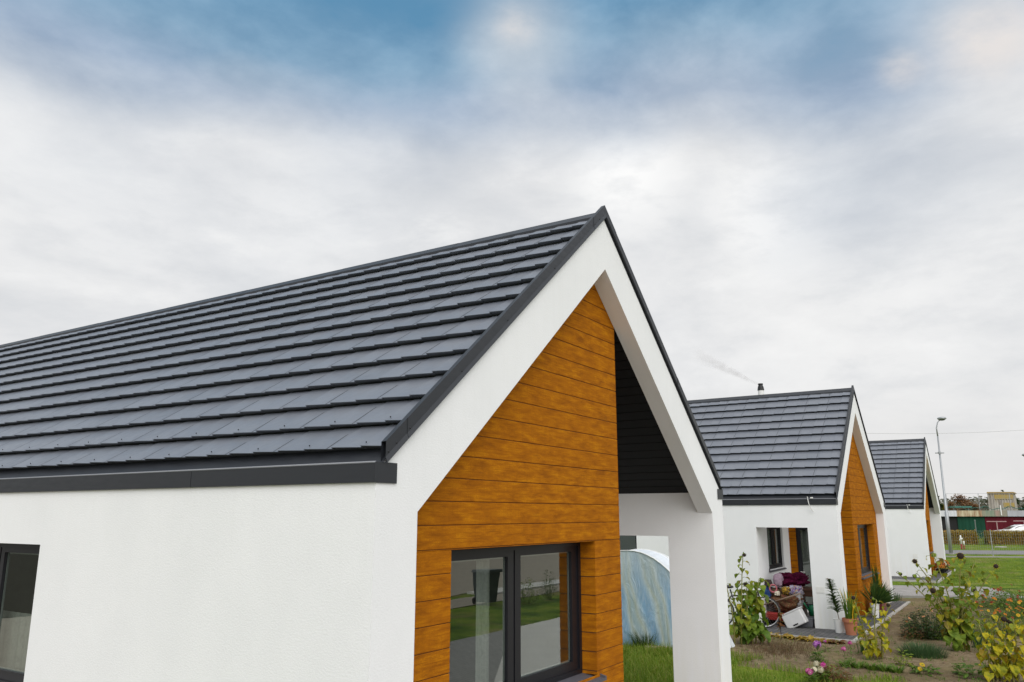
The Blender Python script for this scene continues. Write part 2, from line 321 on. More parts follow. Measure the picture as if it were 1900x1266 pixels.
# ------------------------------------------------------------------ houses
W, T, ZE = 7.4312, .458, 2.81
XC = W/2; KI = .8335; TH = math.atan(.824); CT, ST = math.cos(TH), math.sin(TH)
WX0, WX1, WZ0, WZ1 = 1.16, 3.72, .962, 2.31        # window in the cladding
CX = 4.3555; YB = 1.87                             # corner of the clad room, back of the terrace
def house(label, X0, L, mirror, side_windows, chimney=False, curtain=False, seed=1):
    rn = random.Random(seed)
    H = thing('gable_house', label, 'house', (X0, 0, 0), 0, 'white gabled houses in a row')
    mx = (lambda x: W-x) if mirror else (lambda x: x)
    def mp(p): return (mx(p[0]), p[1], p[2])
    def bx(mb, x0, y0, z0, x1, y1, z1, m=0): mb.box(mx(x0), y0, z0, mx(x1), y1, z1, m)
    def hx(mb, pts, m=0): mb.hexa([mp(p) for p in pts], m)
    # --- white shell: side walls, terrace back wall, rear gable
    w = MB()
    def side(x0, x1, xi0, xi1, holes):
        # wall along y with openings (y0, y1, z0, z1); x0..x1 full thickness
        y = .21
        for (a, b, z0, z1) in holes + [(L-.3, L-.3, 0, 0)]:
            bx(w, x0, y, 0, x1, a, ZE)
            if b > a:
                if z0 > 0: bx(w, x0, a, 0, x1, b, z0)
                bx(w, x0, a, z1, x1, b, ZE)
            y = b
        bx(w, xi0, .21, ZE, xi1, L-.3, 3.02)
    side(0, T, .22, T, side_windows)
    side(W-T, W, W-T, W-.22, [(.67, YB, 0, 2.285), (5.0, 6.5, .95, 2.31)])
    tb = [(5.02, 6.50, 1.24, 2.31)]      # window in the terrace back wall
    zs = lambda x: 5.92-.82*abs(x-XC)-.12
    bx(w, CX, YB, 0, 5.02, YB+.25, 2.31); bx(w, 5.02, YB, 0, 6.50, YB+.25, 1.24); bx(w, 6.50, YB, 0, W-T, YB+.25, 2.31)
    hx(w, [(CX, YB, 2.31), (W-T, YB, 2.31), (W-T, YB+.25, 2.31), (CX, YB+.25, 2.31), (CX, YB, zs(CX)), (W-T, YB, zs(W-T)), (W-T, YB+.25, zs(W-T)), (CX, YB+.25, zs(CX))])
    pts = [(0, 0), (W, 0), (W, ZE), (XC, 5.9), (0, ZE)]
    w.add([mp((p[0], L-.3, p[1])) for p in pts] + [mp((p[0], L, p[1])) for p in pts], [(0, 1, 2, 3, 4), (9, 8, 7, 6, 5)] + [(i, (i+1) % 5, 5+(i+1) % 5, 5+i) for i in range(5)])
    w.build('wall', M['plaster'], H, fix=True)
    # --- gable frame
    g = MB()
    out = [(0, 0), (0, ZE), (.09, ZE), (.09, 2.953), (XC, 5.925), (W-.09, 2.953), (W-.09, ZE), (W, ZE), (W, 0)]
    inn = [(T, 0), (T, 2.3), (T, 2.45), (T, 2.61), (XC, 5.325), (W-T, 2.61), (W-T, 2.45), (W-T, 2.3), (W-T, 0)]
    vs = [mp((p[0], 0, p[1])) for p in out+inn] + [mp((p[0], .21, p[1])) for p in out+inn]; f = []
    for i in range(8):
        f += [(i, i+1, 9+i+1, 9+i), (18+i, 27+i, 28+i, 19+i), (i, 18+i, 19+i, i+1), (9+i, 10+i, 28+i, 27+i)]
    f += [(0, 9, 27, 18), (8, 26, 35, 17)]
    g.add(vs, f); g.build('gable_frame', M['plaster'], H, fix=True)
    # --- cladding, board by board, with open joints over a dark backing
    c = MB(); ztop = lambda x: 5.80-.82*abs(x-XC)
    P = .1885; gp_ = .0022; z0 = 2.507-P*14
    xl = T-.03
    for k in range(0, 32):
        a, b = max(z0+k*P, 0)+gp_, z0+(k+1)*P-gp_
        if b <= a: continue
        def lim(z):
            d = (5.80-z)/.82; return max(xl, XC-d), min(CX, XC+d)
        spans = []
        if b > 5.75: continue
        (l0, r0), (l1, r1) = lim(a), lim(b)
        if r1-l1 < .05: continue
        def board(l0, r0, l1, r1, a, b):
            y = .21 + rn.uniform(0, .0012); e = .004
            c.quad(mp((l0, y, a+e)), mp((r0, y, a+e)), mp((r1, y, b-e)), mp((l1, y, b-e)))
            c.quad(mp((l0, y+.006, a)), mp((r0, y+.006, a)), mp((r0, y, a+e)), mp((l0, y, a+e)))
            c.quad(mp((l1, y, b-e)), mp((r1, y, b-e)), mp((r1, y+.006, b)), mp((l1, y+.006, b)))
        if b <= WZ0 or a >= WZ1: board(l0, r0, l1, r1, a, b)
        else:
            for (u, v) in ((max(a, 0), min(b, WZ0)), (max(a, WZ0), min(b, WZ1)), (max(a, WZ1), b)):
                if v-u < .006: continue
                if v <= WZ0+1e-6 or u >= WZ1-1e-6: board(l0, r0, l1, r1, u, v)
                else: board(l0, WX0, l1, WX0, u, v); board(WX1, r0, WX1, r1, u, v)
        # return face along the terrace and the window reveals
        if a < ztop(CX):
            y = lambda: 0
            for (ya, yb) in ((.2105, YB-.002),):
                e = .004; bb = min(b, ztop(CX)); x = CX
                if mirror and a < 2.3:       # glazed door in the return of the mirrored house
                    segs = [(.2105, .55), (1.68, YB-.002)]
                else: segs = [(ya, yb)]
                for (ya_, yb_) in segs:
                    c.quad(mp((x, ya_, a+e)), mp((x, yb_, a+e)), mp((x, yb_, bb-e)), mp((x, ya_, bb-e)))
                    c.quad(mp((x-.006, ya_, a)), mp((x-.006, yb_, a)), mp((x, yb_, a+e)), mp((x, ya_, a+e)))
        if a < WZ1 and b > WZ0:
            u, v = max(a, WZ0), min(b, WZ1)
            for x, s in ((WX0, 1), (WX1, -1)):
                c.quad(mp((x, .2105, u+.003)), mp((x, .40, u+.003)), mp((x, .40, v-.003)), mp((x, .2105, v-.003)))
    # backing
    B = 1
    def pan(x0, x1, z0_, z1l, z1r, y): c.quad(mp((x0, y, z0_)), mp((x1, y, z0_)), mp((x1, y, z1r)), mp((x0, y, z1l)), B)
    pan(xl, WX0, 0, ztop(xl), ztop(WX0), .218)
    pan(WX1, CX-.003, 0, ztop(WX1), ztop(CX), .218); pan(WX0, WX1, 0, WZ0, WZ0, .218); pan(WX0, WX1, WZ1, ztop(WX0), ztop(WX1), .218)
    for x, s in ((WX0-.004, 1), (WX1+.004, -1)): c.quad(mp((x, .218, WZ0)), mp((x, .4, WZ0)), mp((x, .4, WZ1)), mp((x, .218, WZ1)), B)
    c.quad(mp((WX0, .2105, WZ1)), mp((WX1, .2105, WZ1)), mp((WX1, .40, WZ1)), mp((WX0, .40, WZ1)))
    xb = CX-.008
    segs = [(.2105, .55, 0, ztop(CX)), (1.68, YB, 0, ztop(CX)), (.55, 1.68, 2.30, ztop(CX))] if mirror else [(.2105, YB, 0, ztop(CX))]
    for (ya, yb, za, zb) in segs: c.quad(mp((xb, ya, za)), mp((xb, yb, za)), mp((xb, yb, zb)), mp((xb, ya, zb)), B)
    c.build('cladding', [M['wood'], M['gap']], H)
    # --- windows
    def window(Tf, u0, u1, z0, z1, glasses, fr=.05, sill=None, room=3.2, cur=None, sillz=.045):
        # Tf(u, depth, z) -> house coordinates; depth 0 is the outer face of the frame
        fm = MB()
        def bar(a, b, za, zb, d0, d1): fm.hexa([mp(Tf(*q)) for q in ((a, d0, za), (b, d0, za), (b, d1, za), (a, d1, za), (a, d0, zb), (b, d0, zb), (b, d1, zb), (a, d1, zb))])
        bar(u0, u0+fr, z0, z1, 0, .07); bar(u1-fr, u1, z0, z1, 0, .07); bar(u0+fr, u1-fr, z0, z0+fr, 0, .07); bar(u0+fr, u1-fr, z1-fr, z1, 0, .07)
        prev = u0+fr
        for i, (a, b, za, zb) in enumerate(glasses):
            nxt = u1-fr if i == len(glasses)-1 else (b+glasses[i+1][0])/2-.012
            # sash bars round each pane, set back from the outer frame
            bar(prev, a, z0+fr, z1-fr, .018, .075); bar(b, nxt, z0+fr, z1-fr, .018, .075)
            bar(a, b, z0+fr, za, .018, .075); bar(a, b, zb, z1-fr, .018, .075)
            if i < len(glasses)-1: bar(nxt, nxt+.024, z0+fr, z1-fr, .03, .07); prev = nxt+.024
        fo = fm.build('window', M['frame'], H, fix=True)
        pn = MB()
        for (a, b, za, zb) in glasses: pn.quad(*[mp(Tf(*q)) for q in ((a, .045, za), (b, .045, za), (b, .045, zb), (a, .045, zb))])
        pn.build('pane', M['glass'], fo)
        sp = MB()
        for (a, b, za, zb) in glasses:
            for (p0, p1, q0, q1) in ((a, a+.014, za, zb), (b-.014, b, za, zb), (a, b, za, za+.014), (a, b, zb-.014, zb)):
                sp.hexa([mp(Tf(*q)) for q in ((p0, .052, q0), (p1, .052, q0), (p1, .066, q0), (p0, .066, q0), (p0, .052, q1), (p1, .052, q1), (p1, .066, q1), (p0, .066, q1))])
        sp.build('glazing_spacer', M['spacer'], fo)
        rm = MB(); e = .5; d0, d1 = .08, room
        q = lambda *pp: rm.quad(*[mp(Tf(*x)) for x in pp], 0)
        a, b, lo, hi = u0-e, u1+e, .05, 2.6
        q((a, d1, lo), (b, d1, lo), (b, d1, hi), (a, d1, hi)); q((a, d0, lo), (a, d1, lo), (a, d1, hi), (a, d0, hi)); q((b, d0, lo), (b, d1, lo), (b, d1, hi), (b, d0, hi)); q((a, d0, hi), (b, d0, hi), (b, d1, hi), (a, d1, hi))
        rm.quad(*[mp(Tf(*x)) for x in ((a, d0, lo), (b, d0, lo), (b, d1, lo), (a, d1, lo))], 1)
        # room-side wall round the opening
        q((a, d0, lo), (u0, d0, lo), (u0, d0, hi), (a, d0, hi)); q((u1, d0, lo), (b, d0, lo), (b, d0, hi), (u1, d0, hi)); q((u0, d0, lo), (u1, d0, lo), (u1, d0, z0), (u0, d0, z0)); q((u0, d0, z1), (u1, d0, z1), (u1, d0, hi), (u0, d0, hi))
        rm.build('room_wall', [M['inside'], M['floorin']], H)
        if cur:
            for (ca, cb, cza, czb, wv) in cur:
                cm = MB(); n = 26
                for i in range(n):
                    s0, s1 = ca+(cb-ca)*i/n, ca+(cb-ca)*(i+1)/n
                    d_ = lambda s: .17+wv*math.sin(s*46)+wv*.6*math.sin(s*101+1)
                    cm.quad(*[mp(Tf(*x)) for x in ((s0, d_(s0), cza), (s1, d_(s1), cza), (s1, d_(s1), czb), (s0, d_(s0), czb))])
                cm.build('curtain', M['curtain'], H, smooth=True)
        if sill:
            sm = MB(); sa, sb, sd0, sd1 = sill
            sm.hexa([mp(Tf(*x)) for x in ((sa, sd0, z0-sillz-.012), (sb, sd0, z0-sillz-.012), (sb, sd1, z0-.012), (sa, sd1, z0-.012), (sa, sd0, z0-sillz+.012), (sb, sd0, z0-sillz+.012), (sb, sd1, z0+.004), (sa, sd1, z0+.004))])
            sm.hexa([mp(Tf(*x)) for x in ((sb-.012, sd0, z0-sillz-.012), (sb+.012, sd0-.003, z0-sillz-.014), (sb+.012, sd1-.06, z0-.012), (sb-.012, sd1-.06, z0-.012), (sb-.012, sd0, z0-sillz+.03), (sb+.012, sd0-.003, z0-sillz+.03), (sb+.012, sd1-.06, z0+.03), (sb-.012, sd1-.06, z0+.03))])
            sm.build('window_sill', M['sill'], H, fix=True)
    front = lambda u, d, z: (u, .385+d, z)
    window(front, WX0, WX1, WZ0, WZ1, [(1.30, 2.298, 1.10, 2.205), (2.525, 3.545, 1.10, 2.205)], .05, (WX0-.02, WX1+.072, -.235, 0), 3.4,
           [(2.00, 2.24, 1.0, 2.25, .012)] if curtain else [(1.3, 1.75, 1.0, 2.25, .015)])
    left = lambda u, d, z: (.145+d, u, z)
    for (a, b, z0_, z1_) in side_windows:
        mid = (a+b)/2
        window(left, a, b, z0_, z1_, [(a+.10, a+.98, z0_+.14, z1_-.10), (a+1.14, b-.10, z0_+.14, z1_-.10)], .05, (a-.02, b+.02, -.19, 0), 2.6,
               [(a+.05, b-.05, z0_, z0_+.66, .006)] if curtain else None)
    right = lambda u, d, z: (W-.145-d, u, z)
    window(right, 5.0, 6.5, .95, 2.31, [(5.10, 5.67, 1.09, 2.21), (5.83, 6.40, 1.09, 2.21)], .05, (4.98, 6.52, -.19, 0), 1.5)
    back = lambda u, d, z: (u, YB+.05+d, z)
    window(back, 5.02, 6.50, 1.24, 2.31, [(5.12, 5.70, 1.34, 2.21), (5.84, 6.40, 1.34, 2.21)], .05, (4.98, 6.54, -.09, 0), 1.5)
    if mirror:
        dr = MB(); x0, x1 = CX-.09, CX-.02
        for (ya, yb, za, zb) in ((.55, .66, .10, 2.3), (1.57, 1.68, .10, 2.3), (.66, 1.57, .10, .26), (.66, 1.57, 2.18, 2.3)): bx(dr, x0, ya, za, x1, yb, zb)
        do = dr.build('door', M['frame'], H, fix=True)
        pn = MB(); pn.quad(mp((CX-.05, .66, .26)), mp((CX-.05, 1.57, .26)), mp((CX-.05, 1.57, 2.18)), mp((CX-.05, .66, 2.18))); pn.build('pane', M['glass'], do)
        hd = MB(); hd.tube([mp((CX-.02, 1.62, 1.08)), mp((CX+.03, 1.62, 1.08)), mp((CX+.03, 1.5, 1.08))], .010, 8); hd.build('handle', M['white'], do)
        th = MB(); bx(th, CX-.02, .5, .06, CX+.06, 1.72, .12); th.build('door_step', M['white'], H, fix=True)
        dk = MB(); dk.quad(mp((CX-.3, .3, .06)), mp((CX-.3, 1.8, .06)), mp((CX-.3, 1.8, 2.4)), mp((CX-.3, .3, 2.4))); dk.build('room_wall', M['slat'], H)  # shade behind the door glass put in as a black sheet
    # --- terrace ceiling: sloping black slats
    so = MB(); zsof = lambda x: 2.89+.824*(W-T-x); n = int((W-T-CX+.1)/CT/.150)
    for k in range(n+1):
        s0 = k*.150+.006; s1 = (k+1)*.150-.006
        x0, x1 = W-T-s0*CT, W-T-s1*CT
        if x1 < CX-.1: break
        hx(so, [(x0, .21, zsof(x0)), (x1, .21, zsof(x1)), (x1, YB, zsof(x1)), (x0, YB, zsof(x0)), (x0, .21, zsof(x0)+.02), (x1, .21, zsof(x1)+.02), (x1, YB, zsof(x1)+.02), (x0, YB, zsof(x0)+.02)])
    so.quad(mp((W-T, .21, zsof(W-T)+.03)), mp((CX-.1, .21, zsof(CX-.1)+.03)), mp((CX-.1, YB, zsof(CX-.1)+.03)), mp((W-T, YB, zsof(W-T)+.03)), 1)
    so.build('soffit', [M['slat'], M['underlay']], H)
    # --- roof: 13 courses of slightly twisted flat tiles on both slopes
    r = MB(); xe, ze = .115, 3.002; LS = (XC-xe)/CT; N = 13; ex = LS/N; tw = .2895; y0r = .033
    for sgn in (0, 1):
        sx = (lambda x: x) if sgn == 0 else (lambda x: W-x)
        Pn = lambda s, y, h: (sx(xe+s*CT-h*ST), y, ze+s*ST+h*CT)
        r.quad(Pn(-.02, y0r, -.006), Pn(-.02, L, -.006), Pn(LS, L, -.006), Pn(LS, y0r, -.006), 1)
        ny = int((L-y0r)/tw)
        for k in range(N):
            s0, s1 = (k*ex if k else .03), min((k+1)*ex+.03, LS)
            for j in range(ny+1):
                ya, yb = .075+(j-.4)*tw, .075+(j+.6)*tw
                ya = max(ya, y0r); yb = min(yb, L)
                if yb-ya < .02: continue
                yb -= .002
                ja = rn.uniform(-.002, .002); js = rn.uniform(-.003, .003)
                hu = .004; ha, hb = .061+ja, .074+ja
                lp = .005; A2, B2 = Pn(s0+js, ya, ha-lp), Pn(s0+js, yb, hb-lp); A, B_, C_, D = Pn(s0+js, ya, ha), Pn(s0+js, yb, hb), Pn(s1, yb, hu+.006), Pn(s1, ya, hu)
                E_, F_ = Pn(s0+js+.055, ya, .002), Pn(s0+js+.055, yb, .002)
                E2, F2 = Pn(s1, ya, -.003), Pn(s1, yb, -.003)
                r.add([A, B_, C_, D, E_, F_, E2, F2, A2, B2], [(0, 1, 2, 3), (1, 0, 8, 9), (9, 8, 4, 5), (0, 3, 6, 4, 8), (2, 1, 9, 5, 7)])
                if j % 2 == 0 and j > 0 and (sgn == 0 or mirror):      # side lap of the pressed sheet: a narrow dark joint
                    yj = ya+.046; fr_ = (yj-ya)/max(.05, yb-ya); h0 = ha+(hb-ha)*fr_+.0012; h1 = hu+.003
                    r.quad(Pn(s0+js, yj, h0), Pn(s0+js, yj+.008, h0), Pn(s1-.03, yj+.008, h1+.002), Pn(s1-.03, yj, h1+.002), 1)
                if sgn == 0 and j % 2 == 0 and k < 2 and j < 30:
                    r.ball(Pn(s0+.04, yb-.03, hb+.001), .006, 2, 4)
    r.build('roof', [M['tile'], M['underlay'], M['screw']], H)
    # --- ridge cap
    zr = ze+LS*ST+.062; seg = 2.05; y = .035
    while y < L:
        rc = MB(); y1 = min(y+seg, L); b0 = .002*(int(y/seg) % 2)
        for s in (-1, 1):
            rc.add([(XC, y, zr+b0), (XC, y1, zr+b0), (XC+s*.135, y1, zr+b0-.100), (XC+s*.135, y, zr+b0-.100), (XC+s*.135, y1, zr+b0-.140), (XC+s*.135, y, zr+b0-.140)], [(0, 1, 2, 3), (3, 2, 4, 5)])
        for q in range(4): rc.ball((XC-.125, y+.25+q*.5, zr-.098), .007, 1, 4)
        rc.v = [(p[0], min(p[1], L), p[2]) for p in rc.v]; rc.build('ridge_cap', [M['metal'], M['screw']], H)
        y = y1
    # --- verge flashing along both arms of the gable, in lapped lengths
    for sgn in (0, 1):
        v = MB(); sx = (lambda x: x) if sgn == 0 else (lambda x: W-x)
        cuts = [.075, .30, 1.62, 3.42, XC]
        for i in range(len(cuts)-1):
            a, b = cuts[i], cuts[i+1]; e = .0025*(i % 2)
            zt = lambda x: 6.098-.824*(XC-x)
            q = lambda x, y, dz: (sx(x), y, zt(x)+dz)
            prof = [(.030, -.035), (.030, -.004), (-.014-e, .0), (-.014-e, -.112), (-.034-e, -.150), (-.020-e, -.156), (-.004, -.150), (.001, -.188), (.030, -.188)]
            k = len(prof)
            vs = [q(a, *p) for p in prof]+[q(b, *p) for p in prof]
            v.add(vs, [(j, (j+1) % k, k+(j+1) % k, k+j) for j in range(k)])
            for xx in (a+.03, (a+b)/2): v.ball(q(xx, -.014-e, -.098), .0075, 1, 4)
        v.build('verge_flashing', [M['metal'], M['screw']], H)
    # --- box gutters
    for sgn in (0, 1):
        gm = MB(); sx = (lambda x: x) if sgn == 0 else (lambda x: W-x); gz0, gz1 = ZE-.002, 2.945; y0 = -.006; y = y0; i = 0
        lens = [.62, 3.0, 3.0, 3.0, 3.0, 3.0, 3.0]
        yy = [y0, 2.0, 5.0, 8.0, 11.0, 14.0, 17.0]; yy = [q for q in yy if q < L]+[L]
        for i in range(len(yy)-1):
            e = .0015*(i % 2)
            gm.box(sx(-.022-e), yy[i], gz0, sx(-.014), yy[i+1]-.003, gz1)
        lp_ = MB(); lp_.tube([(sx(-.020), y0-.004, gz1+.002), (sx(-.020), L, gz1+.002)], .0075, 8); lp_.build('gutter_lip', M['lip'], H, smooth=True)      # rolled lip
        gm.box(sx(-.014), y0, gz0, sx(.2), L, gz0+.006)
        gm.box(sx(-.024), y0-.006, gz0-.002, sx(.205), y0, gz1+.004)           # end cap
        gm.quad((sx(.025), .0, 2.90), (sx(.025), L, 2.90), (sx(.18), L, 3.068), (sx(.18), .0, 3.068))   # eaves apron
        gm.quad((sx(-.014), .0, 2.86), (sx(-.014), L, 2.86), (sx(.03), L, 2.872), (sx(.03), .0, 2.872))
        gm.build('gutter', M['metal'], H, fix=False)
    if chimney:
        ch = MB(); px, py = mx(XC)+.30, 2.61
        ch.lathe([(.085, 5.75), (.085, 6.20), (.0, 6.20)], (px, py, 0), 14, 1)
        ch.lathe([(.085, 6.201), (.10, 6.21), (.085, 6.30), (.06, 6.37), (.075, 6.375), (.07, 6.41), (0, 6.41)], (px, py, 0), 14, 0)
        ch.build('chimney', [M['screw'], M['white']], H)
    return H
SW = [(4.236, 5.80, .95, 2.31)]
h1 = house('nearest white house with golden timber gable and grey tiled roof, filling the left', 0, 17.2, False, SW, curtain=True, seed=3)
h2 = house('middle white house with smoking chimney and cluttered terrace behind the flower garden', 15.6158, 13.5, True, [(5.0, 6.5, .95, 2.31)], chimney=True, seed=5)
h3 = house('farthest white house of the row, beside the tall street lamp and lawn', 33.6427, 13.5, False, [(5.4, 6.9, .95, 2.31)], seed=8)
# ------------------------------------------------------------------ ground
def sheet(name, pts, z, mat):
    mb = MB(); mb.add([(p[0], p[1], z) for p in pts], [tuple(range(len(pts)))]); o = mb.build(name, mat); o['kind'] = 'structure'
    if o.data.polygons[0].normal.z < 0: o.data.flip_normals()
    return o
def slab(name, pts, z0, z1, mats):
    mb = MB(); n = len(pts)
    mb.add([(p[0], p[1], z1) for p in pts]+[(p[0], p[1], z0) for p in pts], [tuple(range(n))], 0)
    for i in range(n):
        j = (i+1) % n; a, b = pts[i], pts[j]; mb.quad((a[0], a[1], z0), (b[0], b[1], z0), (b[0], b[1], z1), (a[0], a[1], z1), 1)
    o = mb.build(name, mats, fix=False); o['kind'] = 'structure'; return o
sheet('ground', [(-600, -600), (900, -600), (900, 600), (-600, 600)], -.012, M['grass'])
# garden soil: a rumpled sheet that dips under the lawn along an uneven edge
def poly_in(p, poly):
    c = False; j = len(poly)-1
    for i in range(len(poly)):
        if (poly[i][1] > p[1]) != (poly[j][1] > p[1]) and p[0] < (poly[j][0]-poly[i][0])*(p[1]-poly[i][1])/(poly[j][1]-poly[i][1])+poly[i][0]: c = not c
        j = i
    return c
def edge_d(p, poly):
    m = 1e9
    for i in range(len(poly)):
        a, b = Vector(poly[i-1]), Vector(poly[i]); q = Vector(p); t = max(0, min(1, (q-a).dot(b-a)/max(1e-9, (b-a).length_squared))); m = min(m, (q-a-(b-a)*t).length)
    return m
SOIL = [(13.95, 2.1), (12.3, 2.3), (11.7, 1.6), (10.75, .75), (10.35, -.1), (10.3, -.9), (10.75, -1.5), (10.35, -1.85), (9.7, -2.3), (9.9, -3.42), (24.9, -3.42), (25.6, -2.6), (24.62, .2), (24.3, 1.2), (14.2, 1.2)]
def soil_h(x, y):
    p = (x, y); d = edge_d(p, SOIL)*(1 if poly_in(p, SOIL) else -1)
    d += .22*(noise.noise(Vector((x*1.1, y*1.1, 3)))) + .1*noise.noise(Vector((x*4, y*4, 1)))
    k = max(-1, min(1, d/.22)); base = .022*k
    return base-.004 + max(0, k)*(.026*noise.noise(Vector((x*2.2, y*2.2, 0)))+.02*noise.noise(Vector((x*7, y*7, 5)))+.010)
mb = MB(); st = .085; nx, ny = int(17.0/st), int(6.4/st); idx = {}
for i in range(nx+1):
    for j in range(ny+1):
        x, y = 9.2+i*st, -3.9+j*st; h = soil_h(x, y)
        idx[i, j] = len(mb.v); mb.v.append((x, y, h))
for i in range(nx):
    for j in range(ny):
        q = [idx[i, j], idx[i+1, j], idx[i+1, j+1], idx[i, j+1]]
        if max(mb.v[k][2] for k in q) > -.02: mb.f.append(tuple(q)); mb.m.append(0)
so = mb.build('garden_soil', M['soil'], smooth=True); so['kind'] = 'structure'
# house aprons of dark pavers with a pale kerb
def apron(x0, x1, y1, xs):
    slab('apron_paving', [(x0+.08, -.37), (x1, -.37), (x1, .0), (xs, .0), (xs, y1), (x0+.08, y1)], -.05, .058, [M['paverdark'], M['kerb']])
    mb = MB(); mb.box(x0, -.45, -.1, x1, -.372, .064); mb.box(x0, -.371, -.1, x0+.078, y1, .064); o = mb.build('apron_kerb', M['concrete']); o['kind'] = 'structure'
apron(14.1, 23.0, 1.75, 15.62); apron(31.75, 40.0, 3.0, 33.64)
for X in (0, 15.6158, 33.6427):       # terrace floors under the porch roofs
    x0, x1 = (CX, W-.02) if X != 15.6158 else (.02, W-CX)
    mb = MB(); mb.box(X+x0, .002, -.02, X+x1, YB, .056); o = mb.build('terrace_floor', M['paverdark']); o['kind'] = 'structure'
# the path crossing between the second and third house, and the path in front of the gables
def strip(name, A, B, w0, w1, z, mats, h=None):
    A, B = Vector(A), Vector(B); d = (B-A).normalized(); n = Vector((d.y, -d.x)); P = [A+n*w0, B+n*w0, B+n*w1, A+n*w1]
    return slab(name, [(p.x, p.y) for p in P], -.06, z, mats)
d = Vector((1.22, -3.49)).normalized(); A = Vector((24.76, .22))
strip('path', A-d*14, A+d*4.0, -4.36, -.09, .035, [M['paverlight'], M['kerb']])
strip('path_kerb', A-d*14, A+d*4.0, -.089, .0, .062, [M['kerb'], M['kerb']])
slab('front_path', [(-14, -5.8), (12.2, -5.8), (6.1, -2.3), (-14, -2.3)], -.06, .02, [M['paverfront'], M['kerb']])
slab('concrete_slab', [(12.21, -5.8), (17.6, -5.8), (17.6, -3.52), (10.45, -3.52), (9.45, -2.4), (6.25, -2.4)], -.06, .022, [M['slab'], M['kerb']])
sheet('gravel_yard', [(9, -9.4), (60, -9.0), (60, -10.3), (9, -10.9)], .004, M['sand'])
slab('front_kerb', [(18.3, -10.6), (60, -10.4), (60, -11.3), (18.3, -11.5)], -.05, .06, [M['slab'], M['slab']])
sheet('warm_bounce_sheet', [(-14, -2.28), (8.3, -2.28), (8.3, -.02), (-14, -.02)], .003, M['sand'])  # unseen tan sheet added for warm bounce under the gable frame
sheet('front_road', [(-80, -10.95), (9, -10.95), (18.2, -11.6), (140, -11.4), (140, -60), (-80, -60)], .002, M['sand'])
sheet('gravel_drive', [(-10, 2.2), (-.45, 2.2), (-.45, 18.5), (-10, 18.5)], .004, M['sand'])
# far side of the green
sheet('reflection_sheet', [(-120, 18.6), (-.6, 18.6), (-.6, 160), (-120, 160)], .003, flat('dark_reflection', (.045, .042, .03, 1), .95, 0, .1, .3, 1, .5))  # unseen dark ground added to darken the side window's reflection
FW_ = 60
def fslab(name, D0, D1, z, mats, z0=-.1): return slab(name, [tuple(far(D0, -FW_)[:2]), tuple(far(D0, FW_)[:2]), tuple(far(D1, FW_)[:2]), tuple(far(D1, -FW_)[:2])], z0, z, mats)
fslab('kerb_strip', 54.85, 55.25, .05, [M['concrete'], M['kerb']])
fslab('road', 59.0, 64.6, .03, [M['asphalt'], M['kerb']])
# ------------------------------------------------------------------ leaves, grass, plants
L = {}
L['sun'] = leafmat('sunflower_leaf', [(.13, .21, .018, 1), (.18, .26, .022, 1), (.29, .32, .02, 1), (.13, .19, .02, 1), (.46, .40, .018, 1), (.22, .15, .04, 1)])
L['sungreen'] = leafmat('green_sunflower_leaf', [(.09, .175, .02, 1), (.14, .23, .022, 1), (.19, .28, .022, 1), (.32, .32, .02, 1), (.10, .15, .025, 1)])
L['sunyel'] = leafmat('yellowing_sunflower_leaf', [(.52, .43, .012, 1), (.38, .37, .018, 1), (.15, .22, .02, 1), (.60, .45, .012, 1), (.22, .27, .018, 1), (.36, .21, .02, 1), (.13, .19, .02, 1)])
L['hosta'] = leafmat('faded_hosta_leaf', [(.46, .32, .03, 1), (.52, .40, .08, 1), (.36, .22, .03, 1), (.28, .15, .04, 1), (.40, .30, .10, 1)])
L['grass'] = leafmat('grass_blade', [(.13, .23, .014, 1), (.18, .29, .018, 1), (.25, .33, .03, 1), (.15, .25, .012, 1), (.38, .36, .08, 1)], .4)
L['lav'] = leafmat('blue_green_leaf', [(.045, .105, .035, 1), (.07, .14, .05, 1), (.10, .16, .065, 1)])
L['rose'] = leafmat('rose_leaf', [(.030, .072, .022, 1), (.048, .10, .032, 1), (.07, .12, .04, 1), (.03, .065, .02, 1), (.08, .045, .03, 1)])
L['dark'] = leafmat('dark_strap_leaf', [(.035, .085, .018, 1), (.06, .12, .02, 1), (.09, .15, .025, 1)])
L['green'] = leafmat('garden_leaf', [(.07, .15, .016, 1), (.11, .20, .02, 1), (.16, .25, .03, 1)])
L['ygreen'] = leafmat('lime_leaf', [(.20, .28, .02, 1), (.30, .32, .03, 1), (.14, .22, .02, 1)])
L['rust'] = leafmat('rusty_leaf', [(.17, .05, .02, 1), (.24, .10, .03, 1), (.10, .05, .02, 1), (.20, .17, .04, 1)])
L['red'] = leafmat('red_petal', [(.36, .035, .012, 1), (.42, .10, .012, 1), (.25, .03, .012, 1)])
L['orange'] = leafmat('orange_petal', [(.62, .22, .012, 1), (.66, .36, .015, 1), (.45, .12, .012, 1)])
L['yellow'] = leafmat('yellow_petal', [(.70, .48, .015, 1), (.62, .40, .02, 1)])
L['pink'] = leafmat('pink_petal', [(.62, .06, .34, 1), (.55, .09, .28, 1), (.66, .22, .42, 1)])
L['lilac'] = leafmat('lilac_petal', [(.48, .16, .56, 1), (.55, .24, .62, 1), (.42, .09, .45, 1)])
L['magenta'] = leafmat('magenta_petal', [(.42, .01, .30, 1)])
L['cream'] = leafmat('cream_petal', [(.72, .66, .42, 1), (.74, .70, .58, 1)])
L['peach'] = leafmat('peach_petal', [(.70, .30, .18, 1), (.72, .42, .30, 1), (.66, .26, .08, 1)])
L['weed'] = leafmat('reddish_weed', [(.20, .09, .04, 1), (.15, .11, .04, 1), (.10, .12, .03, 1), (.25, .17, .08, 1)])
